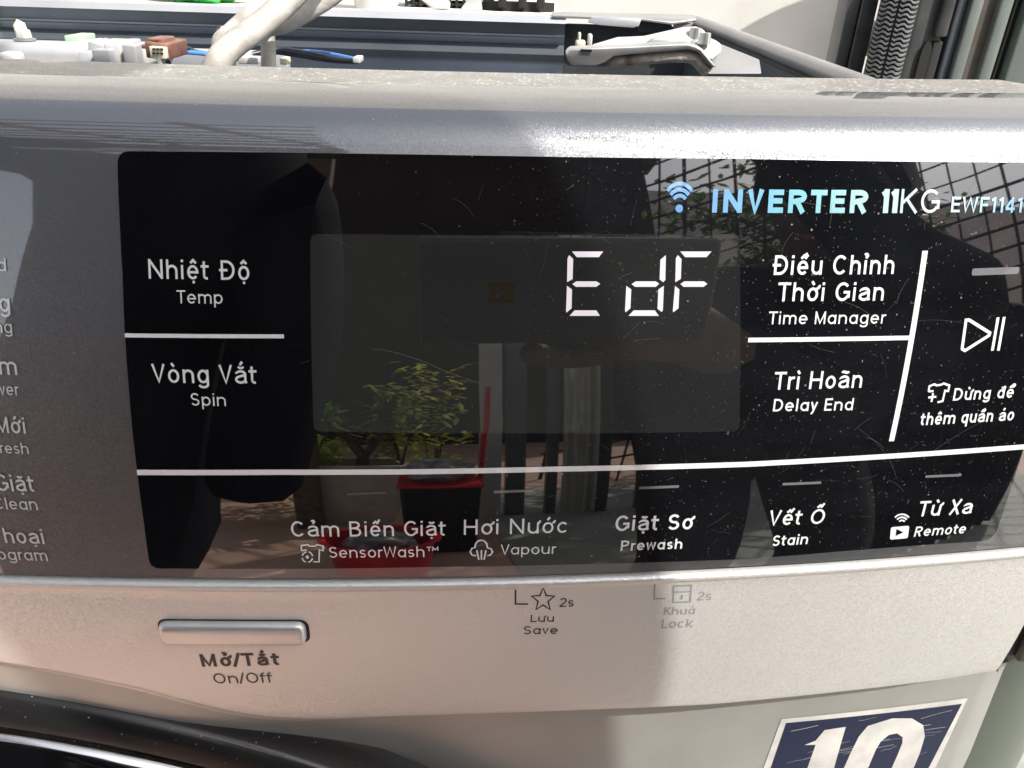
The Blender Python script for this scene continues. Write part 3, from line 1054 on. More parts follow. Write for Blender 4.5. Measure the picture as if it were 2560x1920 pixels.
# hollow under the trim: leans back to the front panel
for k in range(1, 8):
    t = k/7
    rows.append([(surf(u, lerp_curve(tb, u), .3-1.6)).lerp(fpt(u, lerp_curve(tb, u)-1.5-fy(u)*.9), t) + Vector((0, 2.2*math.sin(math.pi*t), 1.5*math.sin(math.pi*t)))*max(0, (fy(u)-2)/9) for u in tus])
trim = MB().grid(rows).build('lower_trim', M['trim'], wm, smooth=True, weld=False, label='satin silver strip under the glass panel')
# strip end and the step beside it
e0, e1 = uv(2562, 1495), uv(2490, 1679)
ee = [surf(e0[0]+.2+ (e1[0]-e0[0])*t, e0[1]*(1-t)+e1[1]*t, .3) for t in frange(-.6, 1, 8)]
mb = MB()
mb.grid([[p for p in ee], [p+Vector((.3, 3, 0)) for p in ee], [p+Vector((.8, 6.2, 0)) for p in ee], [p+Vector((11, 6.4, 0)) for p in ee]])
mb.build('trim_end', M['gap'], wm, smooth=False, weld=False, label='dark groove at the right end of the silver strip')  # near-black backing puts the step's shade into its colour
mb = MB()
cor = []
for t in frange(-.8, 1.02, 9):
    p = surf(e0[0]+(e1[0]-e0[0])*t, e0[1]*(1-t)+e1[1]*t, .3)
    row = [p+Vector((8.6, 7.2, 0)), p+Vector((8.8, 5.0, 0))]
    for k in range(0, 8):
        a_ = k/7*math.pi/2
        row.append(p+Vector((9.3+34*math.sin(a_), 4.6+34*(1-math.cos(a_)), 0)))
    cor.append(row)
mb.grid(cor)
mb.build('corner_piece', M['corner'], wm, smooth=True, weld=False, label='rounded corner beside the strip, green reflection put into its grey')
# power button with its recess
bx0, bx1, by0, by1 = 410, 770, 1549, 1601
bp = [uv(bx0, by1-1), uv(bx1, by1-1), uv(bx1, by0), uv(bx0, by0)]
uc0, uc1 = bp[0][0], bp[1][0]
zc0, zc1 = (bp[0][1]+bp[1][1])/2, (bp[2][1]+bp[3][1])/2
def rrect(u0, u1, z0, z1, r_, n=5):
    return round_poly([(u0, z0), (u1, z0), (u1, z1), (u0, z1)], r_, n)
mb = MB()
btn = empty
P0 = rrect(uc0-.4, uc1+.75, zc0-.4, zc1+.45, 2.5)
sheet('button_recess', P0, M['gap'], trim, .34, step=3, label='dark slot round the power button')  # flat near-black sheet; the slot's shade is put into its colour
rows = []
for ins, o_ in ((-.0, .35), (.0, 1.0), (.25, 1.7), (.7, 2.15), (1.2, 2.3)):
    pr_ = rrect(uc0+ins, uc1-ins, zc0+ins, zc1-ins, max(.6, 2.25-ins))
    rows.append([surf(a, b, o_) for a, b in pr_]+[surf(*pr_[0], o_)])
mb = MB().grid(rows)
n_ = len(rows[0])-1
mb.f.append(tuple(len(mb.v)-1-n_+k for k in range(n_)))
mb.build('power_button', M['button'], wm, smooth=True, label='slim rounded silver power button')
OT = .36
lettering('Mở/Tắt', 506.6, 1664, 706, 1659.6, 1632.5, .185, False, 'dark_ink', trim, off=OT)
lettering('On/Off', 538, 1706, 686.4, 1703, 1680.8, .115, True, 'dark_ink', trim, off=OT)
lettering('2s', 1397, 1515, 1433, 1514, 1492.8, .12, True, 'dark_ink', trim, off=OT)
lettering('Lưu', 1326, 1552.6, 1384, 1551.5, 1534, .13, True, 'dark_ink', trim, off=OT)
lettering('Save', 1309, 1583, 1395, 1582, 1562.8, .125, True, 'dark_ink', trim, off=OT)
star = []
for k in range(11):
    a_ = 90+36*k
    r_ = 30 if k % 2 == 0 else 13
    star.append((1357.4+r_*math.cos(R(a_)), 1497-r_*math.sin(R(a_))))
strokes_px('star_symbol', [star, [(1288.5, 1472), (1288.5, 1507.5), (1320, 1507.5)]], 4.6, 'dark_ink', trim, 'dark corner bracket and star symbol', off=OT)
lettering('2s', 1739, 1499, 1776, 1497.5, 1477, .12, True, 'glint_ink', trim, off=OT)
lettering('Khuá', 1657.7, 1535, 1735, 1532.5, 1516, .13, True, 'glint_ink', trim, off=OT)
lettering('Lock', 1652, 1568, 1731, 1565.5, 1546, .125, True, 'glint_ink', trim, off=OT)
strokes_px('padlock_symbol', [[(1636, 1459), (1634.5, 1494.5), (1662.5, 1494)], [(1683, 1463), (1727, 1461), (1724, 1502), (1681, 1503.5), (1683, 1463)], [(1682, 1478), (1726, 1476.5)], [(1704, 1484), (1703, 1496)]], 4.4, 'glint_ink', trim, 'corner bracket and padlock symbol, glint put into the ink', off=OT)

# front panel below, with rounded right edge
f0, f1 = uvf(2503, 1688), uvf(2410, 1920)
def fedge(z):
    return f0[0]+(f1[0]-f0[0])*(z-f0[1])/(f1[1]-f0[1])
rows = []
for zz_ in (None, -60, -75, -100, -200, -500, -790):
    us_ = frange(UL, fedge(max(-120, zz_ or f0[1])), 90)
    rows.append([fpt(u, (lerp_curve(tb, u)-1.2-fy(u)*.9) if zz_ is None else min(zz_, lerp_curve(tb, u)-2-fy(u)*.9), 0) for u in us_])
for r_ in list(rows):
    r_.append(r_[-1]+Vector((.7, 1.2, 0)))
    r_.append(r_[-1]+Vector((.1, 4, 0)))
MB().grid(rows).build('front_panel', M['body'], wm, smooth=True, weld=False)
rows = []
for zz_ in frange(-34, -790, 8):
    x_ = fedge(max(-120, zz_))
    yb_ = fy(x_)+.5*K*x_*x_
    rows.append([Vector((x_-3, yb_+4, zz_))]+[Vector((x_+3+44*math.sin(k/10*math.pi/2), yb_+4+44*(1-math.cos(k/10*math.pi/2)), zz_)) for k in range(11)])
MB().grid(rows).build('corner_post', M['corner'], wm, smooth=True, weld=False, label='rounded cabinet corner coloured with the green it would mirror')
# energy sticker with a big 10
P = pxpoly([(1953, 1797), (2419, 1744), (2337, 1920), (2290, 2020), (1876, 2020), (1908, 1920)], uvf)
stk = sheet('sticker', P, M['sticker'], wm, .15, fpt, step=6, label='silver sticker with a white 10 on navy')
P = pxpoly([(1965, 1806), (2404, 1758), (2320, 1920), (2272, 2012), (1900, 2012), (1926, 1920)], uvf)
sheet('sticker_field', P, M['navy_print'], stk, .22, fpt, step=5)
X5 = lambda P: [(1660+x*.4069, 1400+y*.4069) for x, y in P]
sheet('digit', pxpoly(X5([(862, 1132), (930, 1105), (985, 1040), (1115, 1020), (1060, 1210), (1030, 1320), (965, 1480), (770, 1480), (870, 1300), (930, 1130)]), uvf), M['sticker'], stk, .28, fpt, step=5)
mb = MB()
oo = X5([(1250, 1015), (1400, 968), (1520, 968), (1590, 1010), (1600, 1080), (1570, 1180), (1520, 1300), (1450, 1480)])
ii = X5([(1330, 1110), (1380, 1070), (1430, 1060), (1465, 1085), (1462, 1120), (1430, 1200), (1380, 1310), (1310, 1480)])
ol = X5([(1250, 1015), (1195, 1080), (1150, 1170), (1100, 1280), (1020, 1480)])
il = X5([(1330, 1110), (1300, 1160), (1270, 1230), (1245, 1290), (1170, 1480)])
mb.grid([[fpt(*uvf(*p), .28) for p in oo], [fpt(*uvf(*p), .28) for p in ii]])
mb.grid([[fpt(*uvf(*p), .284) for p in ol], [fpt(*uvf(*p), .284) for p in il]])
mb.build('digit', M['sticker'], stk, weld=False)
random.seed(31)
mb = MB()
for i in range(20):
    x_, y_ = random.uniform(1960, 2360), random.uniform(1780, 1915)
    ln, a_ = random.uniform(30, 150), random.uniform(-.32, -.12)
    ps = [(x_+ln*t*math.cos(a_), y_+ln*t*math.sin(a_)+random.uniform(-3, 3)) for t in (0, .3, .6, 1)]
    ps = [p for p in ps if 1975+(1806-p[1])*.27 < p[0] < 2395-(p[1]-1758)*.52 and p[1] > 1806-(p[0]-1965)*.109+6]
    if len(ps) > 1:
        ribbon(mb, [uvf(*p) for p in ps], random.uniform(.03, .08), fpt, .24+.0006*i)
mb.build('scuffs', M['sticker'], stk, weld=False, kind='stuff')
# door: black surround and chrome hoop
def circ3(P):
    (x1, y1), (x2, y2), (x3, y3) = P
    d_ = 2*(x1*(y2-y3)+x2*(y3-y1)+x3*(y1-y2))
    ux = ((x1*x1+y1*y1)*(y2-y3)+(x2*x2+y2*y2)*(y3-y1)+(x3*x3+y3*y3)*(y1-y2))/d_
    uy = ((x1*x1+y1*y1)*(x3-x2)+(x2*x2+y2*y2)*(x1-x3)+(x3*x3+y3*y3)*(x2-x1))/d_
    return ux, uy, math.hypot(x1-ux, y1-uy)
def onY(p, Y):
    q = at(*p, Y)
    return q.x, q.z
DC = (-62., 0, 0)
def fitz(px, Y, cx, cz):
    q = onY(px, Y)
    return math.hypot(q[0]-cx, q[1]-cz)
dcx = -62.
DY = -4.5
q1_, q2_ = onY((0, 1740), DY+4), onY((549, 1852), DY+4)
dcz = ((q1_[0]-dcx)**2+q1_[1]**2-(q2_[0]-dcx)**2-q2_[1]**2)/(2*(q1_[1]-q2_[1]))
RO = math.hypot(q1_[0]-dcx, q1_[1]-dcz)
RC = fitz((0, 1850), DY, dcx, dcz)
door = MB().lathe((dcx, DY, dcz), [(RO+1, 16), (RO, 6), (RO-.8, 4), (RO-4, 2.2), (RC+3, 1.6), (RC+1.5, 3), (RC+1, 9)], 160, 'y').build('door', M['black_plastic'], wm, smooth=True, label='round door with a black surround and chrome hoop')
MB().lathe((dcx, DY, dcz), [(RC+.8, 9), (RC+.8, 1), (RC, -.8), (RC-1.8, -1.6), (RC-3.4, -.6), (RC-4, 1.2), (RC-4.6, 1.8), (RC-6, 1.0), (RC-8.5, -1.5), (RC-14, -3), (RC-22, 0), (RC-30, 9)], 160, 'y').build('door_hoop', M['chrome'], door, smooth=True)
MB().lathe((dcx, DY, dcz), [(RC-30, 9), (RC-60, 22), (RC-100, 34), (.5, 40)], 96, 'y').build('door_glass', M['black'], door, smooth=True)

# cabinet: sides, back and its ribs, rim
YB = 605.
XS = at(1740, 40, YB).x
def zat(px, py, Y):
    return at(px, py, Y).z
zr0, zr1 = zat(700, 14, YB+12), zat(700, 37, YB-14)
XLc = -345.
mb = MB()
prof = [(YB+14, -780), (YB+14, zr0-1.2), (YB+8, zr0), (YB-12, zr0-.5), (YB-14, zr1), (YB-11, zr1), (YB-9, zr0-3), (YB-4, zr0-4), (YB-4, zat(700, 66, YB-4)), (YB-10, zat(700, 67, YB-10)), (YB-10, zat(700, 71, YB-10)), (YB-3, zat(700, 74, YB-3)), (YB-1, zat(700, 90, YB-1)), (YB-6, zat(700, 106, YB-6)), (YB-12, zat(700, 116, YB-12)), (YB-8, zat(700, 130, YB-8)), (YB-2, zat(700, 150, YB-2)), (YB-2, -780)]
xs_ = [XLc, -200, 0, XS-112]
bk = MB().grid([[Vector((x, y, z)) for x in xs_] for y, z in prof[7:]]).build('back_panel', M['galv'], wm, smooth=True, weld=False, label='blue grey steel back seen inside the open top')
rim = MB().grid([[Vector((x, y, z)) for x in xs_] for y, z in prof[:8]]).build('top_rim', M['rim'], wm, smooth=False, weld=False, label='pale folded rim along the back')
# right part of the rim: a lower folded flap, end plate and corner
a0 = at(1380, 38, YB-14)
fl = [at(1478, 41, YB-14), at(1604, 47, YB-14), at(1597, 66, YB-16), at(1583, 70, YB-14), at(1500, 63, YB-16), at(1470, 56, YB-14)]
MB().extrude(fl, (0, 2, 0)).build('rim_flap', M['rim'], wm, bevel=.5, label='bent flap of the rim near the corner')
tp_ = [at(1380, 29, YB+14), at(1735, 37, YB+14), at(1745, 47, YB-10), at(1680, 56, YB-14), at(1604, 46, YB-14), at(1380, 38, YB-14)]
MB().extrude(tp_, (0, 0, -2)).build('corner_plate', M['rimgrey'], wm, bevel=.4, label='grey plate at the back right corner')
MB().extrude([at(1600, 48, YB-4), at(1680, 57, YB-4), at(1680, 90, YB-4), at(1595, 78, YB-4)], (0, 4, 0)).build('corner_bracket', M['alu_dark'], wm, bevel=.5)
MB().extrude([at(1684, 56, YB-10), at(1745, 58, YB-10), at(1750, 100, YB-10), at(1684, 100, YB-10)], (0, 3, 0)).build('corner_bracket', M['rimgrey'], wm, bevel=.5)
XI = XS-110
MB().box(((XI+XS)/2, YB+6, (zr1-1-780)/2), (XS-XI+8, 4, zr1-1+780)).build('back_panel', M['alu_dark'], wm)  # shade of the corner recess put into a darker back sheet
# side wall with a round rail on top; it falls toward the front behind the fascia
s1, s2 = at(1745, 46, YB), at(2010, 168, YB-300)
s2 = at(2004, 166, 330)
zz = s1.z
pts = [Vector((XS+2, YB+2, zz-3)), Vector((XS+2, 470, zz-3)), Vector((XS+2, 330, zz-3)), Vector((XS+2, 60, zz-3))]
MB().tube(pts, 4.8, 14).build('side_rail', M['rimgrey'], wm, smooth=True, label='rounded grey top edge of the right side')
MB().grid([[Vector((XS+4, y, z)) for y in (62, 300, YB+10)] for z in (-780, zz-6)]).build('side_panel', M['body'], wm, weld=False)
MB().grid([[Vector((XLc, y, z)) for y in (92, 300, YB+10)] for z in (-780, zz-6)]).build('side_panel', M['body'], wm, weld=False)
MB().grid([[Vector((XS-5, y, z)) for y in (100, 300, YB)] for z in (zz-70, zz-8)]).build('inner_side', M['galv'], wm, weld=False)
MB().box((-40, 330, -60), (560, 460, 4)).build('inner_deck', M['galv'], wm, label='steel deck deep inside the cabinet')
# control-board housing and plugs, left
def pbox(name, px0, py0, px1, py1, Y, dep, matk, parent=wm, taper=1., bev=.6, rot=0., **k):
    a, b = at(px0, py1, Y), at(px1, py0, Y)
    c = (a+b)/2
    mb = MB().box((c.x, Y+dep/2, c.z), (abs(b.x-a.x), dep, abs(b.z-a.z)), Matrix.Rotation(R(rot), 3, 'Y') if rot else None, taper)
    return mb.build(name, M[matk], parent, bevel=bev*.55, **k)
def onz(px, py, z):
    d_ = ray(px, py)
    return CAM + d_*((z-CAM.z)/d_.z)
hz_ = at(100, 113, 150).z
hb_ = onz(100, 98, hz_).y
mb = MB()
hx0, hx1 = at(-420, 113, 150).x, at(206, 113, 150).x
mb.box(((hx0+hx1)/2, (150+hb_)/2, hz_-25), (hx1-hx0, hb_-150, 50))
hs = mb.build('board_housing', M['grey_plastic'], wm, bevel=3, label='pale grey housing of the control board')
pbox('clip', 0, 132, 35, 165, 138, 6, 'white_plastic', bev=2)
np_ = onz(63, 101, hz_+.2)
nr_ = (at(83, 95, np_.y).x-at(42, 95, np_.y).x)/2
wsh = MB().lathe(np_, [(.1, 0), (nr_*1.22, 0), (nr_*1.22, .6), (.1, .6)], 24).build('washer', M['rimgrey'], wm, smooth=True)
nh_ = at(60, 79, np_.y).z-np_.z
nt_ = MB().lathe(np_+Vector((0, 0, .6)), [(.1, 0), (nr_, 0), (nr_*.88, nh_), (.1, nh_)], 6).build('hex_nut', M['white_plastic'], wsh, bevel=.4, label='white hexagonal fastener on the housing')
ny = np_.y
MB().tube([at(47, 80, ny), at(42, 64, ny), at(45, 54, ny), at(54, 60, ny+1), at(61, 79, ny+1)], [1.2, 1.2, .9, 1.1, 1.2], 8).build('cable_tie', M['cream_plastic'], wsh, smooth=True)
pbox('connector', 163, 90, 196, 108, 165, 12, 'green_plastic', bev=.8, label='pale green plug')
pbox('connector', 186, 104, 225, 135, 160, 10, 'white_plastic', bev=.8, rot=-8, label='white tab behind the green plug')
pbox('connector', 190, 131, 240, 165, 140, 16, 'grey_plastic', bev=1.2, taper=.8, label='grey wedge-shaped plug')
pbox('connector', 226, 106, 250, 165, 146, 12, 'grey_plastic', bev=1, rot=14, label='tilted grey plug')
pbox('connector', 236, 125, 272, 165, 138, 12, 'grey_plastic', bev=.8, label='low grey plug')
pbox('connector', 250, 104, 298, 120, 160, 10, 'cream_plastic', bev=.6, label='cream strip behind the plugs')
pbox('connector', 268, 109, 299, 165, 142, 12, 'white_plastic', bev=1.4, label='rounded white plug')
pbox('connector', 298, 105, 312, 165, 148, 12, 'white_plastic', bev=.6, label='narrow white plug')
pbox('connector', 313, 113, 335, 165, 140, 12, 'grey_plastic', bev=.8, rot=4, label='grey plug next to the white one')
pbox('connector', 338, 115, 362, 165, 145, 12, 'white_plastic', bev=2, label='white plug beside the brown one')
br = pbox('brown_connector', 367, 108, 416, 147, 128, 16, 'brown_plastic', bev=.8, rot=4, label='brown plug with a cream face of six slots')
pbox('latch', 366, 97, 405, 103, 130, 10, 'brown_plastic', br, bev=.6)
pbox('latch', 366, 101, 376, 112, 130, 10, 'brown_plastic', br, bev=.4)
pbox('latch', 396, 101, 406, 112, 130, 10, 'brown_plastic', br, bev=.4)
pbox('latch', 354, 112, 370, 122, 132, 8, 'brown_plastic', br, bev=.5)
pbox('latch', 408, 114, 420, 140, 130, 10, 'brown_plastic', br, bev=.5)
pbox('plug_face', 377, 118, 410, 146, 126, 4, 'cream_plastic', br, bev=.4, rot=3)
for i in range(3):
    for j in range(2):
        pbox('slot', 381+9.5*i, 121+11*j, 387+9.5*i, 124.5+11*j, 125.4, 1, 'gap', br, bev=0)
MB().tube([at(396, 148, 125), at(400, 156, 118), at(404, 166, 112)], .6, 5).build('crimp_pin', M['steel'], br, smooth=True)
# wiring
def wire(P, r_, matk, Y=None, **k):
    pts = [Vector(at(x, y, yy)) for x, y, yy in P]
    pp = []
    for i in range(len(pts)-1):
        p0, p1, p2, p3 = pts[max(i-1, 0)], pts[i], pts[i+1], pts[min(i+2, len(pts)-1)]
        for q in range(7):
            t = q/7
            pp.append(.5*(2*p1+(p2-p0)*t+(2*p0-5*p1+4*p2-p3)*t*t+(3*p1-p0-3*p2+p3)*t**3))
    pp.append(pts[-1])
    return MB().tube(pp, r_, 8).build('wire', M[matk], wm, smooth=True, **k)
wire([(421, 156, 150), (430, 136, 160), (445, 124, 170), (465, 120, 180), (495, 131, 190), (540, 139, 190), (590, 143, 190), (620, 140, 190)], .9, 'wire_black', label='dark wire arching out of the brown plug')
wire([(420, 131, 150), (450, 126, 175), (490, 131, 185), (540, 138, 190)], .7, 'wire_blue')
wire([(420, 133, 150), (455, 131, 175), (500, 134, 185), (545, 141, 190)], .7, 'wire_blue')
for i, (dy, kk, r_) in enumerate(((0, 'wire_black', 1.0), (3, 'wire_black', 1.1), (5, 'wire_blue', .8), (8, 'wire_black', .9))):
    wire([(560, 149, 190), (600, 143+dy*.4, 195), (650, 131+dy*.8, 200), (690, 123+dy, 205), (735, 127+dy*1.3, 205), (790, 137+dy*1.2, 200), (840, 148+dy*.6, 195), (890, 153+dy*.2, 190)], r_, kk)
wire([(735, 130, 208), (790, 131, 205), (840, 139, 200), (890, 150, 192)], 1.0, 'wire_blue', label='light blue wire along the top of the loom')
pbox('wire_clip', 597, 132, 615, 150, 188, 8, 'white_plastic', bev=.6)
pbox('wire_clip', 596, 144, 643, 160, 186, 6, 'white_plastic', bev=.6)
pbox('wire_clip', 882, 144, 899, 158, 185, 8, 'white_plastic', bev=.6)
pbox('inner_tray', 420, 131, 715, 190, 262, 6, 'rim', bev=2, label='pale inner tray behind the wires')
pbox('wire_clip', 700, 146, 716, 162, 186, 6, 'cream_plastic', bev=.5)
# bracket, right
bo = [(1420, 150), (1415, 138), (1419, 127), (1430, 121), (1500, 118), (1600, 114), (1690, 109), (1722, 108), (1742, 113), (1756, 122), (1792, 168), (1778, 168), (1745, 130), (1722, 124), (1640, 131), (1560, 138), (1535, 141), (1515, 156), (1490, 164), (1430, 163)]
brk = MB().extrude([at(x, y, 168) for x, y in bo], (0, 9, 0)).build('bracket', M['steel'], wm, bevel=1.4, label='worn steel bracket with a rusty underside')
MB().tube([at(1512, 158, 172), at(1540, 150, 172), at(1600, 146, 172), at(1690, 140, 172), at(1722, 140, 172), at(1742, 148, 172), at(1770, 178, 172)], [1.2, 2.2, 2.2, 2.3, 2.4, 2.5, 2.6], 10).build('rusty_edge', M['rust'], brk, smooth=True)
pbox('slot', 1452, 124, 1480, 129, 167.2, 1, 'gap', brk, bev=0)
wp = MB().extrude([at(1484, 120, 215), at(1550, 100, 225), at(1620, 97, 225), at(1722, 74, 225), at(1758, 72, 225), at(1770, 90, 225), at(1740, 118, 215), at(1600, 124, 215)], (0, 14, 0)).build('white_holder', M['white_plastic'], wm, bevel=1, label='bright white plastic holder above the bracket')
MB().extrude([at(1735, 108, 205), at(1785, 98, 205), at(1806, 112, 205), at(1803, 135, 205), at(1782, 150, 200), at(1760, 140, 200)], (0, 12, 0)).build('holder_arm', M['white_plastic'], wp, bevel=1)
MB().extrude([at(1614, 116, 200), at(1634, 97, 200), at(1670, 97, 200), at(1684, 112, 200)], (0, 6, 0)).build('holder_tab', M['grey_plastic'], wp, bevel=.6)
MB().lathe(at(1738, 83, 222), [(.1, 2), (2.4, 2), (2.8, -2), (.1, -2)], 12).build('stud', M['steel'], wp, smooth=True)
MB().lathe(at(1762, 96, 203), [(.1, 2), (2.2, 2), (2.6, -2), (.1, -2)], 12).build('stud', M['steel'], wp, smooth=True)
pbox('peg', 1440, 103, 1464, 120, 195, 6, 'cream_plastic', wp, bev=.8)
pbox('peg', 1445, 82, 1453, 105, 196, 4, 'cream_plastic', wp, bev=.8)
pbox('peg', 1469, 86, 1482, 120, 200, 5, 'white_plastic', wp, bev=1)
MB().extrude([at(1806, 112, 260), at(1900, 150, 240), at(1905, 185, 230), at(1770, 185, 230)], (0, 6, 0)).build('inner_side', M['rimgrey'], wm, bevel=.6)

# ------------------------------------------------------------------ cables rising out of the machine
def cable(P, r_, label):
    pts = [Vector(at(x, y, yy)) for x, y, yy in P]
    pp = []
    for i in range(len(pts)-1):
        p0, p1, p2, p3 = pts[max(i-1, 0)], pts[i], pts[i+1], pts[min(i+2, len(pts)-1)]
        for q in range(8):
            t = q/8
            pp.append(.5*(2*p1+(p2-p0)*t+(2*p0-5*p1+4*p2-p3)*t*t+(3*p1-p0-3*p2+p3)*t**3))
    pp.append(pts[-1])
    return tag(MB().tube(pp, r_, 12).build('power_cable', M['cable'], smooth=True), label, 'cable', 'white cables over the machine')
cable([(520, 230, 122), (540, 165, 122), (575, 120, 128), (640, 70, 136), (700, 20, 142), (760, -40, 150), (830, -120, 165)], 3.9, 'thick off-white cable rising in front, nearest the fascia')
cable([(560, 200, 128), (566, 150, 132), (552, 110, 138), (580, 80, 146), (625, 40, 150), (665, 5, 156), (720, -60, 170)], 3.0, 'grubby cable curling just behind the thick white one')
cable([(560, 100, 150), (600, 88, 155), (660, 62, 160), (710, 50, 163), (770, 18, 168), (830, -20, 175), (900, -80, 190)], 4.2, 'grey-white cable running up to the upper right')
cable([(671, 60, 175), (669, 90, 175), (671, 130, 172), (672, 190, 165)], 2.7, 'short grey cable hanging straight down under the others')

# ------------------------------------------------------------------ things on the ledge behind
def onledge(px, Y):
    p = at(px, 20, Y)
    return Vector((p.x, Y, LEDZ))
p = onledge(262, 800)
MB_ = MB().lathe(p, [(.1, 0), (18, 0), (20, 2), (20.5, 60), (18, 70), (16, 72), (.1, 72)], 24)
t_ = tag(MB_.build('white_jar', M['white_plastic'], smooth=True), 'round translucent white jar base on the ledge at left', 'jar')
def sack(name, c, r_, matk, label, cat, seed):
    random.seed(seed)
    bm = bmesh.new()
    bmesh.ops.create_icosphere(bm, subdivisions=4, radius=1)
    from mathutils import noise as mn
    for v_ in bm.verts:
        k = 1+.28*mn.fractal(v_.co*2.2+Vector((seed, 0, 0)), 1., 2., 4)
        q = v_.co*k
        v_.co = W(Vector((c.x+q.x*r_[0], c.y+q.y*r_[1], max(c.z+.4, c.z+(q.z+.85)*r_[2]))))
    me = bpy.data.meshes.new(name)
    bm.to_mesh(me)
    bm.free()
    o = link(name, me, M[matk], None, True)
    return tag(o, label, cat)
sack('beige_sack', onledge(375, 830), (44, 30, 40), 'beige_bag', 'crumpled beige sack beside the green bag', 'sack', 3)
sack('green_bag', onledge(510, 790), (52, 28, 34), 'green_bag', 'shiny green plastic bag behind the cables', 'bag', 5)
sack('grey_bag', onledge(70, 830), (90, 30, 40), 'navy', 'dark bag at the far left of the ledge', 'bag', 9)
p = onledge(940, 760)
bu = MB().lathe(p, [(.1, 0), (21, 0), (22, 3), (25, 90), (27, 92), (26, 94), (22, 92)], 32).build('white_bucket', M['white_plastic'], smooth=True)
tag(bu, 'smooth white bucket standing on the ledge near the grey hose', 'bucket')
hp = [onledge(985, 780)+Vector((0, 0, 5)), onledge(995, 780)+Vector((0, 0, 30)), onledge(1010, 780)+Vector((6, 0, 42)), onledge(1045, 780)+Vector((0, 0, 18)), onledge(1085, 780)+Vector((0, 0, 6)), onledge(1120, 790)+Vector((0, 0, 5))]
tag(MB().tube(hp, 5, 10).build('hose', M['rim'], smooth=True), 'pale hose bent over the ledge right of the bucket', 'hose')
p = onledge(1130, 850)
crt = empty('basket', p, 'black openwork plastic basket full of small gaps', 'basket')
for i in range(9):
    MB().box(p+Vector((0, 0, 4+i*6)), (96, 60, 2.6)).build('bar', M['rubber_dark'], crt)
for i in range(13):
    MB().box(p+Vector((-48+i*8, -30.5, 28)), (3, 2, 54)).build('bar', M['rubber_dark'], crt)
p0 = onledge(1205, 790)
p1 = onledge(1300, 790)
st_ = empty('pan_stand', p1, 'black ring stand with a grey wedge foot on the ledge', 'stand')
MB().extrude([onledge(1148, 790)+Vector((0, 0, 0)), onledge(1205, 790), onledge(1200, 790)+Vector((0, 0, 26)), onledge(1186, 790)+Vector((0, 0, 20))], (0, 12, 0)).build('foot', M['rim'], st_, bevel=1)
w_ = (onledge(1388, 790)-p0).length/2
mid = (onledge(1388, 790)+p0)/2
MB().lathe(mid+Vector((0, 22, 0)), [(w_, 0), (w_, 9), (w_-3, 9), (w_-3, 0), (w_, 0)], 40, ry=.35).build('ring', M['rubber_dark'], st_, smooth=False)
for dx in (-.45, .1, .6):
    MB().box(mid+Vector((w_*dx, 4, 20)), (9, 5, 32)).build('post', M['rubber_dark'], st_, bevel=1)

# ------------------------------------------------------------------ frames and wheel at the right
YF = 760.
def vx(px, Y):
    return at(px, 165, Y).x
fr = empty('door_frame', (vx(2120, YF), YF, -800), 'dark grey double aluminium frame post between the wall and the tyre', 'door frame')
for a, b, dep, kk in ((2086, 2116.5, 30, 'alu_dark'), (2120, 2160, 24, 'alu_dark')):
    x0, x1 = vx(a, YF), vx(b, YF)
    MB().box(((x0+x1)/2, YF+dep/2, -275), (x1-x0, dep, 1050)).build('stile', M[kk], fr, bevel=1.5)
MB().box(((vx(2116, YF)+vx(2121, YF))/2, YF+22, -275), (6, 6, 1050)).build('gasket', M['gasket'], fr)
# wheel: axis points left-right seen nearly tread-on
xa, xb = vx(2164, YF-40), vx(2256, YF-40)
wx, tw = (xa+xb)/2, (xb-xa)
WR = 300.
WA = math.atan2(wx-CAM.x, YF-40-CAM.y)
wc = Vector((wx+WR*math.sin(WA), YF-40+WR*math.cos(WA), 40))
wh = empty('wheel', (wc.x, wc.y, wc.z-WR), 'wheel with a chevron-tread tyre standing edge-on by the frames', 'wheel')
MB().lathe(wc, [(WR-42, -tw*.30), (WR-24, -tw*.47), (WR-8, -tw*.48), (WR-3, -tw*.36), (WR, 0), (WR-3, tw*.36), (WR-8, tw*.48), (WR-24, tw*.47), (WR-42, tw*.30)], 120, 'x').build('tyre', M['rubber_dark'], wh, smooth=True)
mb = MB()
NT = 430
for i in range(NT):
    a_ = 2*math.pi*i/NT
    for sgn in (-1, 1):
        pp = []
        for k in range(7):
            f_ = k/6
            x = sgn*tw*(.03+.44*f_)
            rr = WR + 1.6 - 6.5*max(0, (f_-.35)/.65)**2
            zig = .0045*math.sin(f_*math.pi*3.4)+.004*f_*sgn
            t = a_+zig
            pp.append((x, rr, t))
        V = []
        for x, rr, t in pp:
            for dt, dr in ((-.0046, -2.2), (-.0026, 0), (.0026, 0), (.0046, -2.2)):
                V.append(wc+Vector((x, (rr+dr)*math.cos(t+dt), (rr+dr)*math.sin(t+dt))))
        mb.add(V, [(4*k+j, 4*k+j+1, 4*k+4+j+1, 4*k+4+j) for k in range(6) for j in range(3)])
mb.build('tread', M['rubber'], wh, weld=False, kind='stuff')
MB().lathe(wc, [(WR-44, -tw*.28), (WR-58, -tw*.26), (WR-58, tw*.26), (WR-44, tw*.28)], 80, 'x').build('rim', M['chrome'], wh, smooth=True)
MB().lathe(wc, [(.1, -30), (22, -30), (22, 30), (.1, 30)], 24, 'x').build('hub', M['alu_dark'], wh, smooth=True)
for i in range(20):
    a_ = 2*math.pi*i/20
    MB().tube([wc+Vector((12*(-1)**i, 20*math.cos(a_), 20*math.sin(a_))), wc+Vector((0, (WR-57)*math.cos(a_+.2), (WR-57)*math.sin(a_+.2)))], 1.2, 5).build('spoke', M['chrome'], wh)
wh.rotation_euler.z = -WA
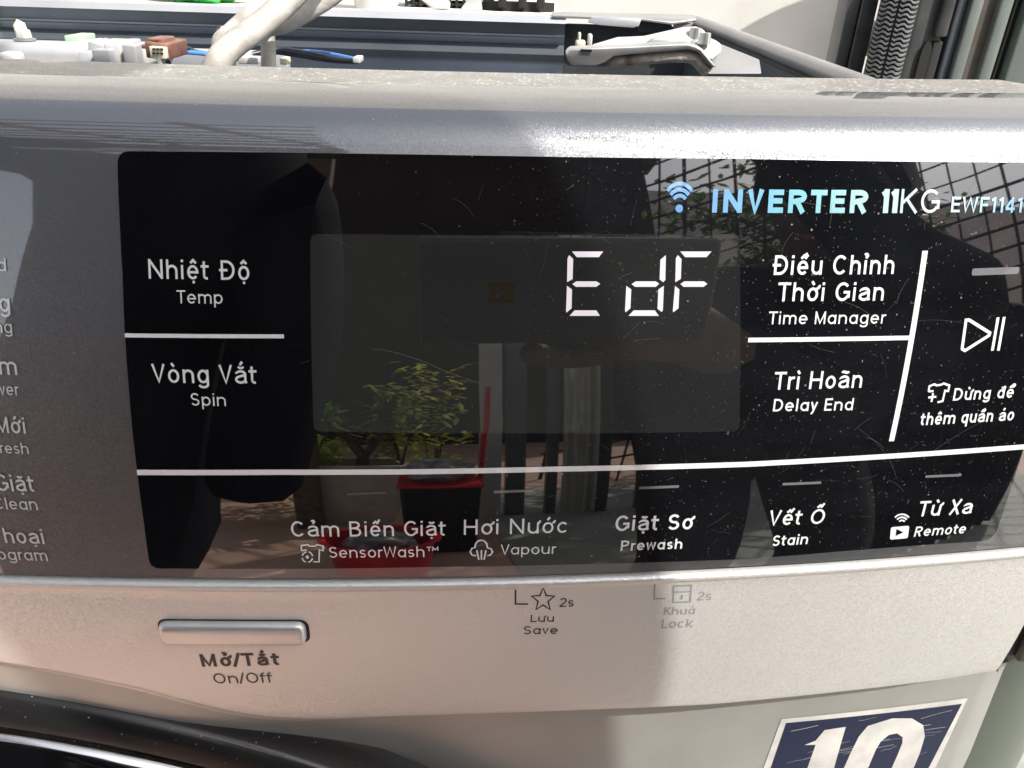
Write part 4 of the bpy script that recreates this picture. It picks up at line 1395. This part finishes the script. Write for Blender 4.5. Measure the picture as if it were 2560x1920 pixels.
# dark guard
gd = empty('wheel_guard', (vx(2300, YF), YF, -800), 'black moulded guard standing between the tyre and the slate frame', 'guard')
x0, x1 = vx(2259, YF), vx(2349, YF)
MB().box(((x0+x1)/2, YF+25, -275), (x1-x0, 40, 1050)).build('cover', M['alu_dark'], gd, bevel=6)
xm = vx(2318, YF)
MB().box((vx(2330, YF), YF+3, (at(2330, 92, YF).z+250)/2), (vx(2345, YF)-vx(2316, YF), 12, 250-at(2330, 92, YF).z)).build('rib', M['alu_dark'], gd, bevel=2)
MB().box((vx(2332, YF), YF+5, at(2330, 92, YF).z-404), (vx(2348, YF)-vx(2322, YF), 8, 800)).build('rib', M['rubber_dark'], gd, bevel=2)
zt_ = at(2310, 102, YF).z
MB().extrude([Vector((vx(2296, YF)+ (vx(2320, YF)-vx(2296, YF))*.5*(1-math.cos(R(a_))), YF+1, zt_-14+14*math.sin(R(a_)))) for a_ in range(0, 181, 20)]+[Vector((vx(2320, YF), YF+1, zt_-500)), Vector((vx(2296, YF), YF+1, zt_-500))], (0, 6, 0)).build('rib', M['rubber_dark'], gd)
f2 = empty('sliding_frame', (vx(2440, YF), YF, -800), 'stack of slate, green-grey and brown sliding frame profiles at the far right', 'door frame')
for a, b, y0, dep, kk, nm in ((2352, 2376, 0, 30, 'alu_slate', 'profile'), (2378, 2407, -6, 24, 'alu_green', 'profile'), (2407, 2412, 8, 10, 'gasket', 'gasket'), (2411, 2454, 6, 20, 'alu_brown', 'channel'),
                              (2453, 2484, -2, 30, 'alu_green', 'profile'), (2484, 2520, 10, 20, 'gasket', 'gasket'), (2519, 2680, -3, 40, 'alu_green', 'profile')):
    x0, x1 = vx(a, YF), vx(b, YF)
    MB().box(((x0+x1)/2, YF+y0+dep/2, -275), (x1-x0+.2, dep, 1050)).build(nm, M[kk], f2, bevel=2 if nm == 'profile' else 0)
MB().box((vx(2503, YF), YF+8.5, -275), (1.2, 3, 1050)).build('gasket', M['alu_brown'], f2)

# ------------------------------------------------------------------ what the glossy panel mirrors: the terrace behind the camera
def leaf_mesh(mb, base_, tip, wid, droop=.25, n=5):
    base_, tip = Vector(base_), Vector(tip)
    d_ = tip-base_
    side = d_.cross(Vector((0, 0, 1)))
    side = side.normalized() if side.length > 1e-6 else Vector((1, 0, 0))
    rows_ = []
    for k in range(n+1):
        t = k/n
        c = base_+d_*t+Vector((0, 0, -droop*d_.length*t*t))
        w2 = wid*.5*math.sin(math.pi*min(1, .12+.88*t))**.8 if k < n else .2
        rows_.append([c-side*w2, c+Vector((0, 0, wid*.12)), c+side*w2])
    mb.grid(rows_)
random.seed(21)
pl_ = MB()
pc = Vector((-115, -2000, -800))
pr_ = [(150, 180), (200, 260), (215, 380), (238, 385), (238, 402), (205, 402), (195, 330)]
V_ = []
rows_ = []
for hx, hz in pr_:
    w2 = hx/238*190
    rr = round_poly([(-w2, -hx*.55), (w2, -hx*.55), (w2, hx*.55), (-w2, hx*.55)], 30)
    zz_ = (hz-180)/222*400
    rows_.append([pc+Vector((a, b, zz_)) for a, b in rr]+[pc+Vector((rr[0][0], rr[0][1], zz_))])
pot = empty('planter', pc, 'off-white rectangular planter on the terrace, mirrored in the glass', 'planter')
MB().grid(rows_).build('pot', M['pot'], pot, smooth=True)
MB().box(pc+Vector((0, 0, 330)), (300, 190, 20)).build('soil', M['soil'], pot)
dr = empty('palm_plant', pc+Vector((20, 0, 340)), 'spiky palm-like plant with a forked trunk in the planter', 'plant')
t0 = pc+Vector((20, 0, 330))
MB().tube([t0, t0+Vector((5, 0, 110)), t0+Vector((-50, 0, 240)), t0+Vector((-110, 0, 330))], [26, 22, 16, 12], 8).build('trunk', M['bark'], dr, smooth=True)
MB().tube([t0+Vector((5, 0, 100)), t0+Vector((60, 10, 220)), t0+Vector((75, 10, 380))], [18, 13, 10], 8).build('trunk', M['bark'], dr, smooth=True)
for c, n_, ln in ((t0+Vector((-110, 0, 330)), 34, 210), (t0+Vector((75, 10, 380)), 34, 220)):
    mb = MB()
    for i in range(n_):
        a_, e_ = random.uniform(0, 6.28), random.uniform(-.3, 1.3)
        leaf_mesh(mb, c, c+Vector((math.cos(a_)*math.cos(e_), math.sin(a_)*math.cos(e_), math.sin(e_)))*ln*random.uniform(.7, 1.1), 16, .35)
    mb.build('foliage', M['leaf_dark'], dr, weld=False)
def shrub(c, size, n_, matk, label, lw=34):
    o_ = empty('shrub', c, label, 'plant', 'plants on the terrace')
    mb = MB()
    for k in range(5):
        a_ = random.uniform(0, 6.28)
        mb.tube([c, c+Vector((math.cos(a_)*size[0]*.3, math.sin(a_)*size[1]*.3, size[2]*.5)), c+Vector((math.cos(a_)*size[0]*.5, math.sin(a_)*size[1]*.5, size[2]*.95))], [6, 4, 2], 5)
    mb.build('stem', M['bark'], o_)
    mb = MB()
    for k in range(n_):
        a_, q = random.uniform(0, 6.28), random.random()**.6
        b_ = c+Vector((math.cos(a_)*size[0]*q, math.sin(a_)*size[1]*q, size[2]*random.uniform(.1, 1)))
        a2 = random.uniform(0, 6.28)
        leaf_mesh(mb, b_, b_+Vector((math.cos(a2), math.sin(a2), random.uniform(-.6, .5)))*lw*random.uniform(.9, 1.9), lw*.6, .2, 3)
    mb.build('foliage', M[matk], o_, weld=False)
shrub(pc+Vector((150, -60, 330)), (120, 80, 560), 260, 'leaf', 'tall yellow-green leafy plant at the right of the planter')
shrub(pc+Vector((-170, -40, 330)), (130, 80, 230), 240, 'leaf', 'low bushy green plant at the left of the planter')
shrub(Vector((-330, -2250, -800)), (200, 150, 760), 260, 'leaf', 'leafy bush on the terrace behind the planter', 40)
shrub(Vector((150, -2400, -800)), (160, 150, 1050), 300, 'leaf', 'tall sunlit bush behind the planter at right', 40)
bs = empty('basin', (0, -1230, -800), 'red plastic basin with a grey bag in it, mirrored in the glass', 'basin')
MB().lathe((0, -1230, -800), [(.1, 0), (95, 0), (105, 4), (128, 205), (142, 212), (140, 220), (124, 214), (100, 12), (.1, 10)], 48).build('bowl', M['red'], bs, smooth=True)
sack('plastic_bag', Vector((0, -1230, -700)), (88, 80, 75), 'grey_film', 'crumpled grey plastic bag lying in the red basin', 'bag', 12)
bi = empty('storage_bin', (170, -1560, -800), 'black bin with a red rim, mirrored in the glass', 'bin')
MB().box((150, -1560, -610), (190, 200, 380), None, 1.12).build('bin_body', M['rubber_dark'], bi, bevel=10)
MB().box((150, -1560, -414), (226, 236, 12)).build('bin_rim', M['red'], bi, bevel=4)
sack('plastic_bag', Vector((150, -1560, -408)), (95, 90, 60), 'grey_film', 'grey plastic bag heaped on the black bin', 'bag', 15)
tag(MB().tube([(255, -1650, -800), (300, -1700, 60)], 9, 8).build('broom_pole', M['red'], smooth=True), 'slim red pole leaning near the black bin', 'pole')
tag(MB().box((330, -1900, 0), (70, 60, 1600)).build('post', M['wall'], bevel=3), 'pale grey upright post behind the red pole', 'post')
# glass door leaves behind the photographer
for i, (x0, wd_, yy, kk, lab) in enumerate(((430, 70, -2000, 'alu_green', 'narrow green-grey door post mirrored at the middle'), (560, 40, -2000, 'alu_green', 'slim green-grey door post beside the pale curtain'), (740, 60, -1990, 'alu_dark', 'dark door post mirrored beside the pale curtain'), (930, 90, -2000, 'alu_green', 'green-grey door post mirrored at the right'))):
    tag(MB().box((x0, yy, 100), (wd_, 40, 1800)).build('door_post', M[kk], bevel=4), lab, 'door post')
cv_ = empty('pale_curtain', (610, -1960, -800), 'pale thin curtain hanging in folds by the door posts, mirrored in the glass', 'curtain')
rows_ = [[Vector((590+q*3.2, -1960+14*math.sin(q*.55)+5*math.sin(q*1.3), z)) for q in range(44)] for z in (-780, -400, 0, 600, 980)]
MB().grid(rows_).grid([[p+Vector((0, -1.5, 0)) for p in r_] for r_ in rows_]).build('cloth', M['voile'], cv_, smooth=True, weld=False)
MB().tube([(380, -1955, 985), (980, -1955, 985)], 9, 8).build('rod', M['alu_dark'], cv_, smooth=True)
# low brown house front far behind
hb = empty('house', (-200, -5200, -800), 'brown rendered house front far across the terrace', 'house')
MB().box((-300, -5300, 1500), (5200, 300, 4600)).build('wall', M['brown_wall'], hb)
MB().box((-300, -5250, 3860), (5600, 600, 120)).build('roof', M['alu_brown'], hb, bevel=10)
# security grille at the right, seen as a lattice against the sky
gr = empty('security_grille', (2200, -2100, -800), 'tall security grille of crossing bars at the terrace edge', 'grille')
gx0, gx1, gy0, gy1 = 700., 3600., -2900., -1500.
def gp(s_, z):
    return Vector((gx0+(gx1-gx0)*s_, gy0+(gy1-gy0)*s_, z))
for i in range(26):
    s_ = i/25
    MB().tube([gp(s_, -800), gp(min(1, s_+.12), 2600)], random.uniform(6, 11), 4).build('bar', M['rubber_dark'], gr)
for i in range(22):
    z = -700+150*i
    MB().tube([gp(0, z), gp(1, z+1100)], random.uniform(6, 12), 4).build('bar', M['rubber_dark'], gr)

cu = empty('curtain', (1150, -820, -800), 'added navy curtain darkening the right of the glass reflection', 'curtain')  # added so that the right end of the glass mirrors something dark
rows_ = [[Vector((790+q*8, -820-q*3+16*math.sin(q*.75)+z*0, z)) for q in range(120)] for z in (-780, -300, 100, 330)]
MB().grid(rows_).grid([[p+Vector((0, -4, 0)) for p in r_] for r_ in rows_]).build('cloth', M['navy'], cu, smooth=True, weld=False)
MB().tube([(760, -805, 336), (1770, -1190, 336)], 10, 8).build('rod', M['alu_dark'], cu, smooth=True)
pg = empty('pergola', (-1400, -1000, -800), 'dark timber pergola beams over the left of the terrace', 'pergola')
for i in range(9):
    MB().box((-1500, -250-i*190, 1500), (2600, 45, 70)).build('beam', M['bark'], pg)
for i in range(6):
    MB().box((-2700+i*480, -1000, 1450), (50, 1800, 30), Matrix.Rotation(R(12), 3, 'Z')).build('batten', M['bark'], pg)
for x_ in (-2750, -260):
    MB().box((x_, -1850, 330), (80, 80, 2260)).build('post', M['bark'], pg, bevel=4)
tr_ = empty('tree', (2700, -3400, -800), 'dark leafy tree rising behind the security grille', 'tree')
MB().tube([(2700, -3400, -800), (2680, -3380, 400), (2740, -3420, 1400), (2700, -3400, 2300)], [90, 70, 50, 25], 10).build('trunk', M['bark'], tr_, smooth=True)
for k in range(7):
    a_ = k*2.4
    MB().tube([(2720, -3400, 700+k*200), (2720+500*math.cos(a_), -3400+400*math.sin(a_), 1000+k*230), (2720+900*math.cos(a_), -3400+600*math.sin(a_), 1150+k*240)], [35, 22, 8], 6).build('limb', M['bark'], tr_, smooth=True)
mb = MB()
for k in range(2600):
    a_ = int(random.random()*7)
    c_x = Vector((2720+900*math.cos(a_*2.4)*random.uniform(.2, 1.1), -3400+600*math.sin(a_*2.4)*random.uniform(.2, 1.1), 950+a_*235+random.uniform(-200, 250)))
    b_ = c_x+Vector((random.gauss(0, 170), random.gauss(0, 170), random.gauss(0, 130)))
    a2 = random.uniform(0, 6.28)
    leaf_mesh(mb, b_, b_+Vector((math.cos(a2), math.sin(a2), random.uniform(-.8, .4)))*random.uniform(70, 130), 45, .2, 2)
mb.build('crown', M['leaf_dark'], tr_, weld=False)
# ------------------------------------------------------------------ people, seen only as dark reflections and by their shade
def skin_obj(name, joints, edges, matk, parent, sub=1):
    """a continuous body grown over joints: name -> (x, y, z, radius)"""
    keys = list(joints)
    me = bpy.data.meshes.new(name)
    me.from_pydata([W(joints[k][:3]) for k in keys], [(keys.index(a), keys.index(b)) for a, b in edges], [])
    o_ = link(name, me, None, parent)
    md = o_.modifiers.new('skin', 'SKIN')
    md.use_smooth_shade = True
    for i, k in enumerate(keys):
        r_ = joints[k][3]
        rr = r_ if isinstance(r_, tuple) else (r_, r_)
        me.skin_vertices[0].data[i].radius = (rr[0]*.001, rr[1]*.001)
    me.skin_vertices[0].data[0].use_root = True
    sb = o_.modifiers.new('subdivide', 'SUBSURF')
    sb.levels = sb.render_levels = sub
    dg = bpy.context.evaluated_depsgraph_get()
    dg.update()
    m2 = bpy.data.meshes.new_from_object(o_.evaluated_get(dg))
    o_.modifiers.clear()
    o_.data = m2
    m2.name = name
    m2.materials.clear()
    m2.materials.append(M[matk])
    for p_ in m2.polygons:
        p_.use_smooth = True
    return o_
def person(J, label, look, rsleeve=(60, 54, 38)):
    """J: joint -> point in mm"""
    P = {k: Vector(v_) for k, v_ in J.items()}
    root = empty('person', (P['pelvis'].x, P['pelvis'].y, -800), label, 'person')
    body, ed = {}, []
    def add(k, p_, r_, to=None):
        body[k] = (p_[0], p_[1], p_[2], r_)
        if to:
            ed.append((to, k))
    add('pelvis', P['pelvis'], 84)
    add('belly', P['pelvis'].lerp(P['chest'], .45), 78, 'pelvis')
    add('chest', P['chest'], 84, 'belly')
    add('neck0', P['chest'].lerp(P['neck'], .75), 55, 'chest')
    add('neck', P['neck'], 52, 'neck0')
    hd = (P['head']-P['neck']).normalized()
    add('jaw', P['neck'].lerp(P['head'], .45)+look*14, 66, 'neck')
    add('head', P['head'], 84, 'jaw')
    add('crown', P['head']+hd*52, 66, 'head')
    for s_ in 'lr':
        add(s_+'sh', P[s_+'sh'], 58, 'chest')
        add(s_+'ua', P[s_+'sh'].lerp(P[s_+'el'], .5), 46, s_+'sh')
        add(s_+'el', P[s_+'el'], 39, s_+'ua')
        add(s_+'fa', P[s_+'el'].lerp(P[s_+'wr'], .4), 37, s_+'el')
        add(s_+'wr', P[s_+'wr'], 26, s_+'fa')
        d_ = (P[s_+'ha']-P[s_+'wr']).normalized()
        palm = P[s_+'wr']+d_*48
        add(s_+'palm', palm, 27, s_+'wr')
        curl = P[s_+'curl'].normalized()
        side = d_.cross(curl).normalized()
        for i, (off_, ln) in enumerate(((-27, 66), (-9, 74), (9, 70), (27, 56))):
            k0 = palm+d_*30+side*off_
            k1 = k0+d_*ln*.42+curl*ln*.14
            k2 = k1+d_*ln*.14+curl*ln*.34
            k3 = k2-d_*ln*.08+curl*ln*.24
            pv = s_+'palm'
            for j, (q, r_) in enumerate(((k0, 10.5), (k1, 9.5), (k2, 8.8), (k3, 7.6))):
                add('%sf%d%d' % (s_, i, j), q, r_, pv)
                pv = '%sf%d%d' % (s_, i, j)
        th = palm-side*30-d_*8
        t1 = th-side*22+d_*22+curl*18
        t2 = t1+d_*20+curl*20+side*6
        add(s_+'t0', th, 13, s_+'palm')
        add(s_+'t1', t1, 11, s_+'t0')
        add(s_+'t2', t2, 9, s_+'t1')
        add(s_+'hip', P[s_+'hip'], 88, 'pelvis')
        add(s_+'kn', P[s_+'kn'], 58, s_+'hip')
        add(s_+'cf', P[s_+'kn'].lerp(P[s_+'an'], .35), 55, s_+'kn')
        add(s_+'an', P[s_+'an'], 38, s_+'cf')
        add(s_+'ft', P[s_+'an']+Vector((look.x*150, look.y*150, -45)), 34, s_+'an')
    skin_obj('body', body, ed, 'skin', root)
    jk, je = {}, []
    def aj(k, p_, r_, to=None):
        jk[k] = (p_[0], p_[1], p_[2], r_)
        if to:
            je.append((to, k))
    aj('hem', P['pelvis']-(P['chest']-P['pelvis']).normalized()*70, (210, 165))
    aj('waist', P['pelvis'].lerp(P['chest'], .4), (205, 160), 'hem')
    aj('chest', P['chest'], (215, 165), 'waist')
    aj('collar', P['neck'].lerp(P['chest'], .35), (80, 78), 'chest')
    for s_ in 'lr':
        aj(s_+'sh', P[s_+'sh'], 80, 'chest')
        aj(s_+'ua', P[s_+'sh'].lerp(P[s_+'el'], .5), 66, s_+'sh')
        sv = rsleeve if s_ == 'r' else (60, 54, 38)
        aj(s_+'el', P[s_+'el'], sv[0], s_+'ua')
        aj(s_+'fa', P[s_+'el'].lerp(P[s_+'wr'], .5), sv[1], s_+'el')
        aj(s_+'cuff', P[s_+'el'].lerp(P[s_+'wr'], .93 if s_ == 'l' else 1.0), sv[2], s_+'fa')
    skin_obj('jacket', jk, je, 'navy', root)
    tr, te = {}, []
    tr['p'] = (*P['pelvis'], 150)
    for s_ in 'lr':
        tr[s_+'h'] = (*P[s_+'hip'], 108)
        tr[s_+'k'] = (*P[s_+'kn'], 76)
        tr[s_+'c'] = (*P[s_+'kn'].lerp(P[s_+'an'], .5), 72)
        tr[s_+'a'] = (*P[s_+'an'].lerp(P[s_+'kn'], .08), 58)
        te += [('p', s_+'h'), (s_+'h', s_+'k'), (s_+'k', s_+'c'), (s_+'c', s_+'a')]
    skin_obj('trousers', tr, te, 'denim', root)
    # face and hair
    lk = look.normalized()
    rt = lk.cross(hd).normalized()
    c = P['head']+hd*6
    MB().tube([c+lk*70+hd*8, c+lk*86-hd*14, c+lk*100-hd*30, c+lk*84-hd*40], [6, 8, 12, 9], 8).build('nose', M['skin'], root, smooth=True)
    for sgn in (-1, 1):
        e_ = c+lk*76+rt*sgn*30+hd*2
        MB().lathe(e_, [(.1, -10), (8, -6), (11, 0), (8, 6), (.1, 10)], 14).build('eye', M['white_plastic'], root, smooth=True)
        MB().lathe(e_+lk*8, [(.1, -5), (5, 0), (.1, 5)], 10).build('iris', M['rubber_dark'], root, smooth=True)
        MB().tube([c+rt*sgn*82+hd*14, c+rt*sgn*92+hd*0-lk*10, c+rt*sgn*88-hd*26], [8, 13, 8], 8).build('ear', M['skin'], root, smooth=True)
    MB().tube([c+lk*72-hd*58-rt*24, c+lk*82-hd*60, c+lk*72-hd*58+rt*24], [4, 7, 4], 8).build('lips', M['brown_plastic'], root, smooth=True)
    hm = bmesh.new()
    bmesh.ops.create_icosphere(hm, subdivisions=3, radius=1)
    rot = Matrix((rt, lk, hd)).transposed()
    for v_ in list(hm.verts):
        if v_.co.y > .45 and v_.co.z < .45 or v_.co.z < -.55:
            hm.verts.remove(v_)
    for v_ in hm.verts:
        q = Vector((v_.co.x*96, v_.co.y*104, v_.co.z*104))*(1+random.uniform(-.03, .03))
        v_.co = W(c+rot @ q+hd*18-lk*6)
    me = bpy.data.meshes.new('hair')
    hm.to_mesh(me)
    hm.free()
    link('hair', me, M['hair'], root, True)
    for s_ in 'lr':
        f_ = P[s_+'an']+Vector((0, 0, -50))
        MB().box((f_.x+look.x*60, f_.y+look.y*60, -770), (95, 95, 60)).box((f_.x+look.x*110, f_.y+look.y*110, -782), (90, 150, 36)).build('shoe', M['rubber_dark'], root, bevel=14)
    return root
look1 = (Vector((170, -130, 140))-Vector((560, -430, 390))).normalized()
person(dict(pelvis=(600, -780, -60), chest=(570, -580, 150), neck=(590, -510, 285), head=(575, -455, 375),
            lsh=(420, -550, 200), lel=(470, -400, -20), lwr=(262, -212, 92), lha=(185, -208, 98), lcurl=(0, 1, 0),
            rsh=(710, -440, 190), rel=(436, -250, 201), rwr=(268, -182, 476), rha=(248, -172, 580), rcurl=(-.3, .9, 0),  # right arm raised, cuff widened, to throw the shade band on the panel
            lhip=(520, -790, -70), lkn=(470, -620, -420), lan=(480, -780, -740), rhip=(690, -760, -70), rkn=(680, -580, -420), ran=(700, -740, -740)),
       'person in a navy jacket stooping to hold up a black phone', look1, rsleeve=(40, 44, 72))
# jacket added at the left for a dark reflection edged with sky
jr = empty('added_jacket', (-150, -430, 420), 'added navy jacket darkening the left of the reflection, one sleeve stretched sideways', 'jacket')
jj = {'hem': (-190, -430, -330, (215, 80)), 'low': (-178, -430, -120, (185, 80)), 'mid': (-160, -430, 60, (165, 80)), 'yoke': (-135, -430, 330, (135, 75)), 'collar': (-120, -430, 455, (55, 50)),
      'ls': (-230, -430, 420, 80), 'le': (-430, -430, 475, 88), 'lc': (-680, -430, 500, 80), 'rs': (-35, -430, 345, 60), 're': (-22, -420, 110, 56), 'rc': (-55, -400, -130, 46)}
skin_obj('cloth', jj, [('hem', 'low'), ('low', 'mid'), ('mid', 'yoke'), ('yoke', 'collar'), ('yoke', 'ls'), ('ls', 'le'), ('le', 'lc'), ('yoke', 'rs'), ('rs', 're'), ('re', 'rc')], 'navy', jr)
MB().tube([(-330, -430, 400), (-160, -430, 480), (10, -430, 400), (-330, -430, 400)], 4, 6).tube([(-160, -430, 480), (-160, -430, 520), (-150, -430, 545), (-138, -430, 530)], 3, 6).build('hanger', M['alu_dark'], jr, smooth=True)
tag(MB().tube([(-2600, -430, 640), (-1200, -430, 570), (-150, -430, 541), (-149, -430, 541), (1200, -430, 760), (2400, -430, 1000)], 2, 6).build('added_line', M['cable'], smooth=True), 'thin line added to carry the navy jacket', 'line')  # added only to hang the jacket from
bw = empty('dimming_wall', (5000, -7600, -800), 'added pale wall dimming the sky behind the security grille', 'building')  # added to grey down the sky seen between the bars
MB().box((5200, -7800, 2000), (11000, 300, 5600)).build('wall', M['pale_wall'], bw)
for i in range(5):
    MB().box((1500+i*1700, -7640, 2300), (800, 40, 1300)).build('window', M['alu_dark'], bw, bevel=10)
# the phone, its lens just behind the viewpoint
ph = empty('phone', CAM-FW*6, 'black phone held sideways in both hands', 'phone')
c = CAM-FW*6.5+RX*52-UP*22
Rm = Matrix((RX, -FW, UP)).transposed()
MB().box(c, (147, 8, 71), Rm).build('case', M['phone'], ph, bevel=3.5)
MB().box(c-FW*4.3, (138, .6, 64), Rm).build('screen', M['black'], ph)
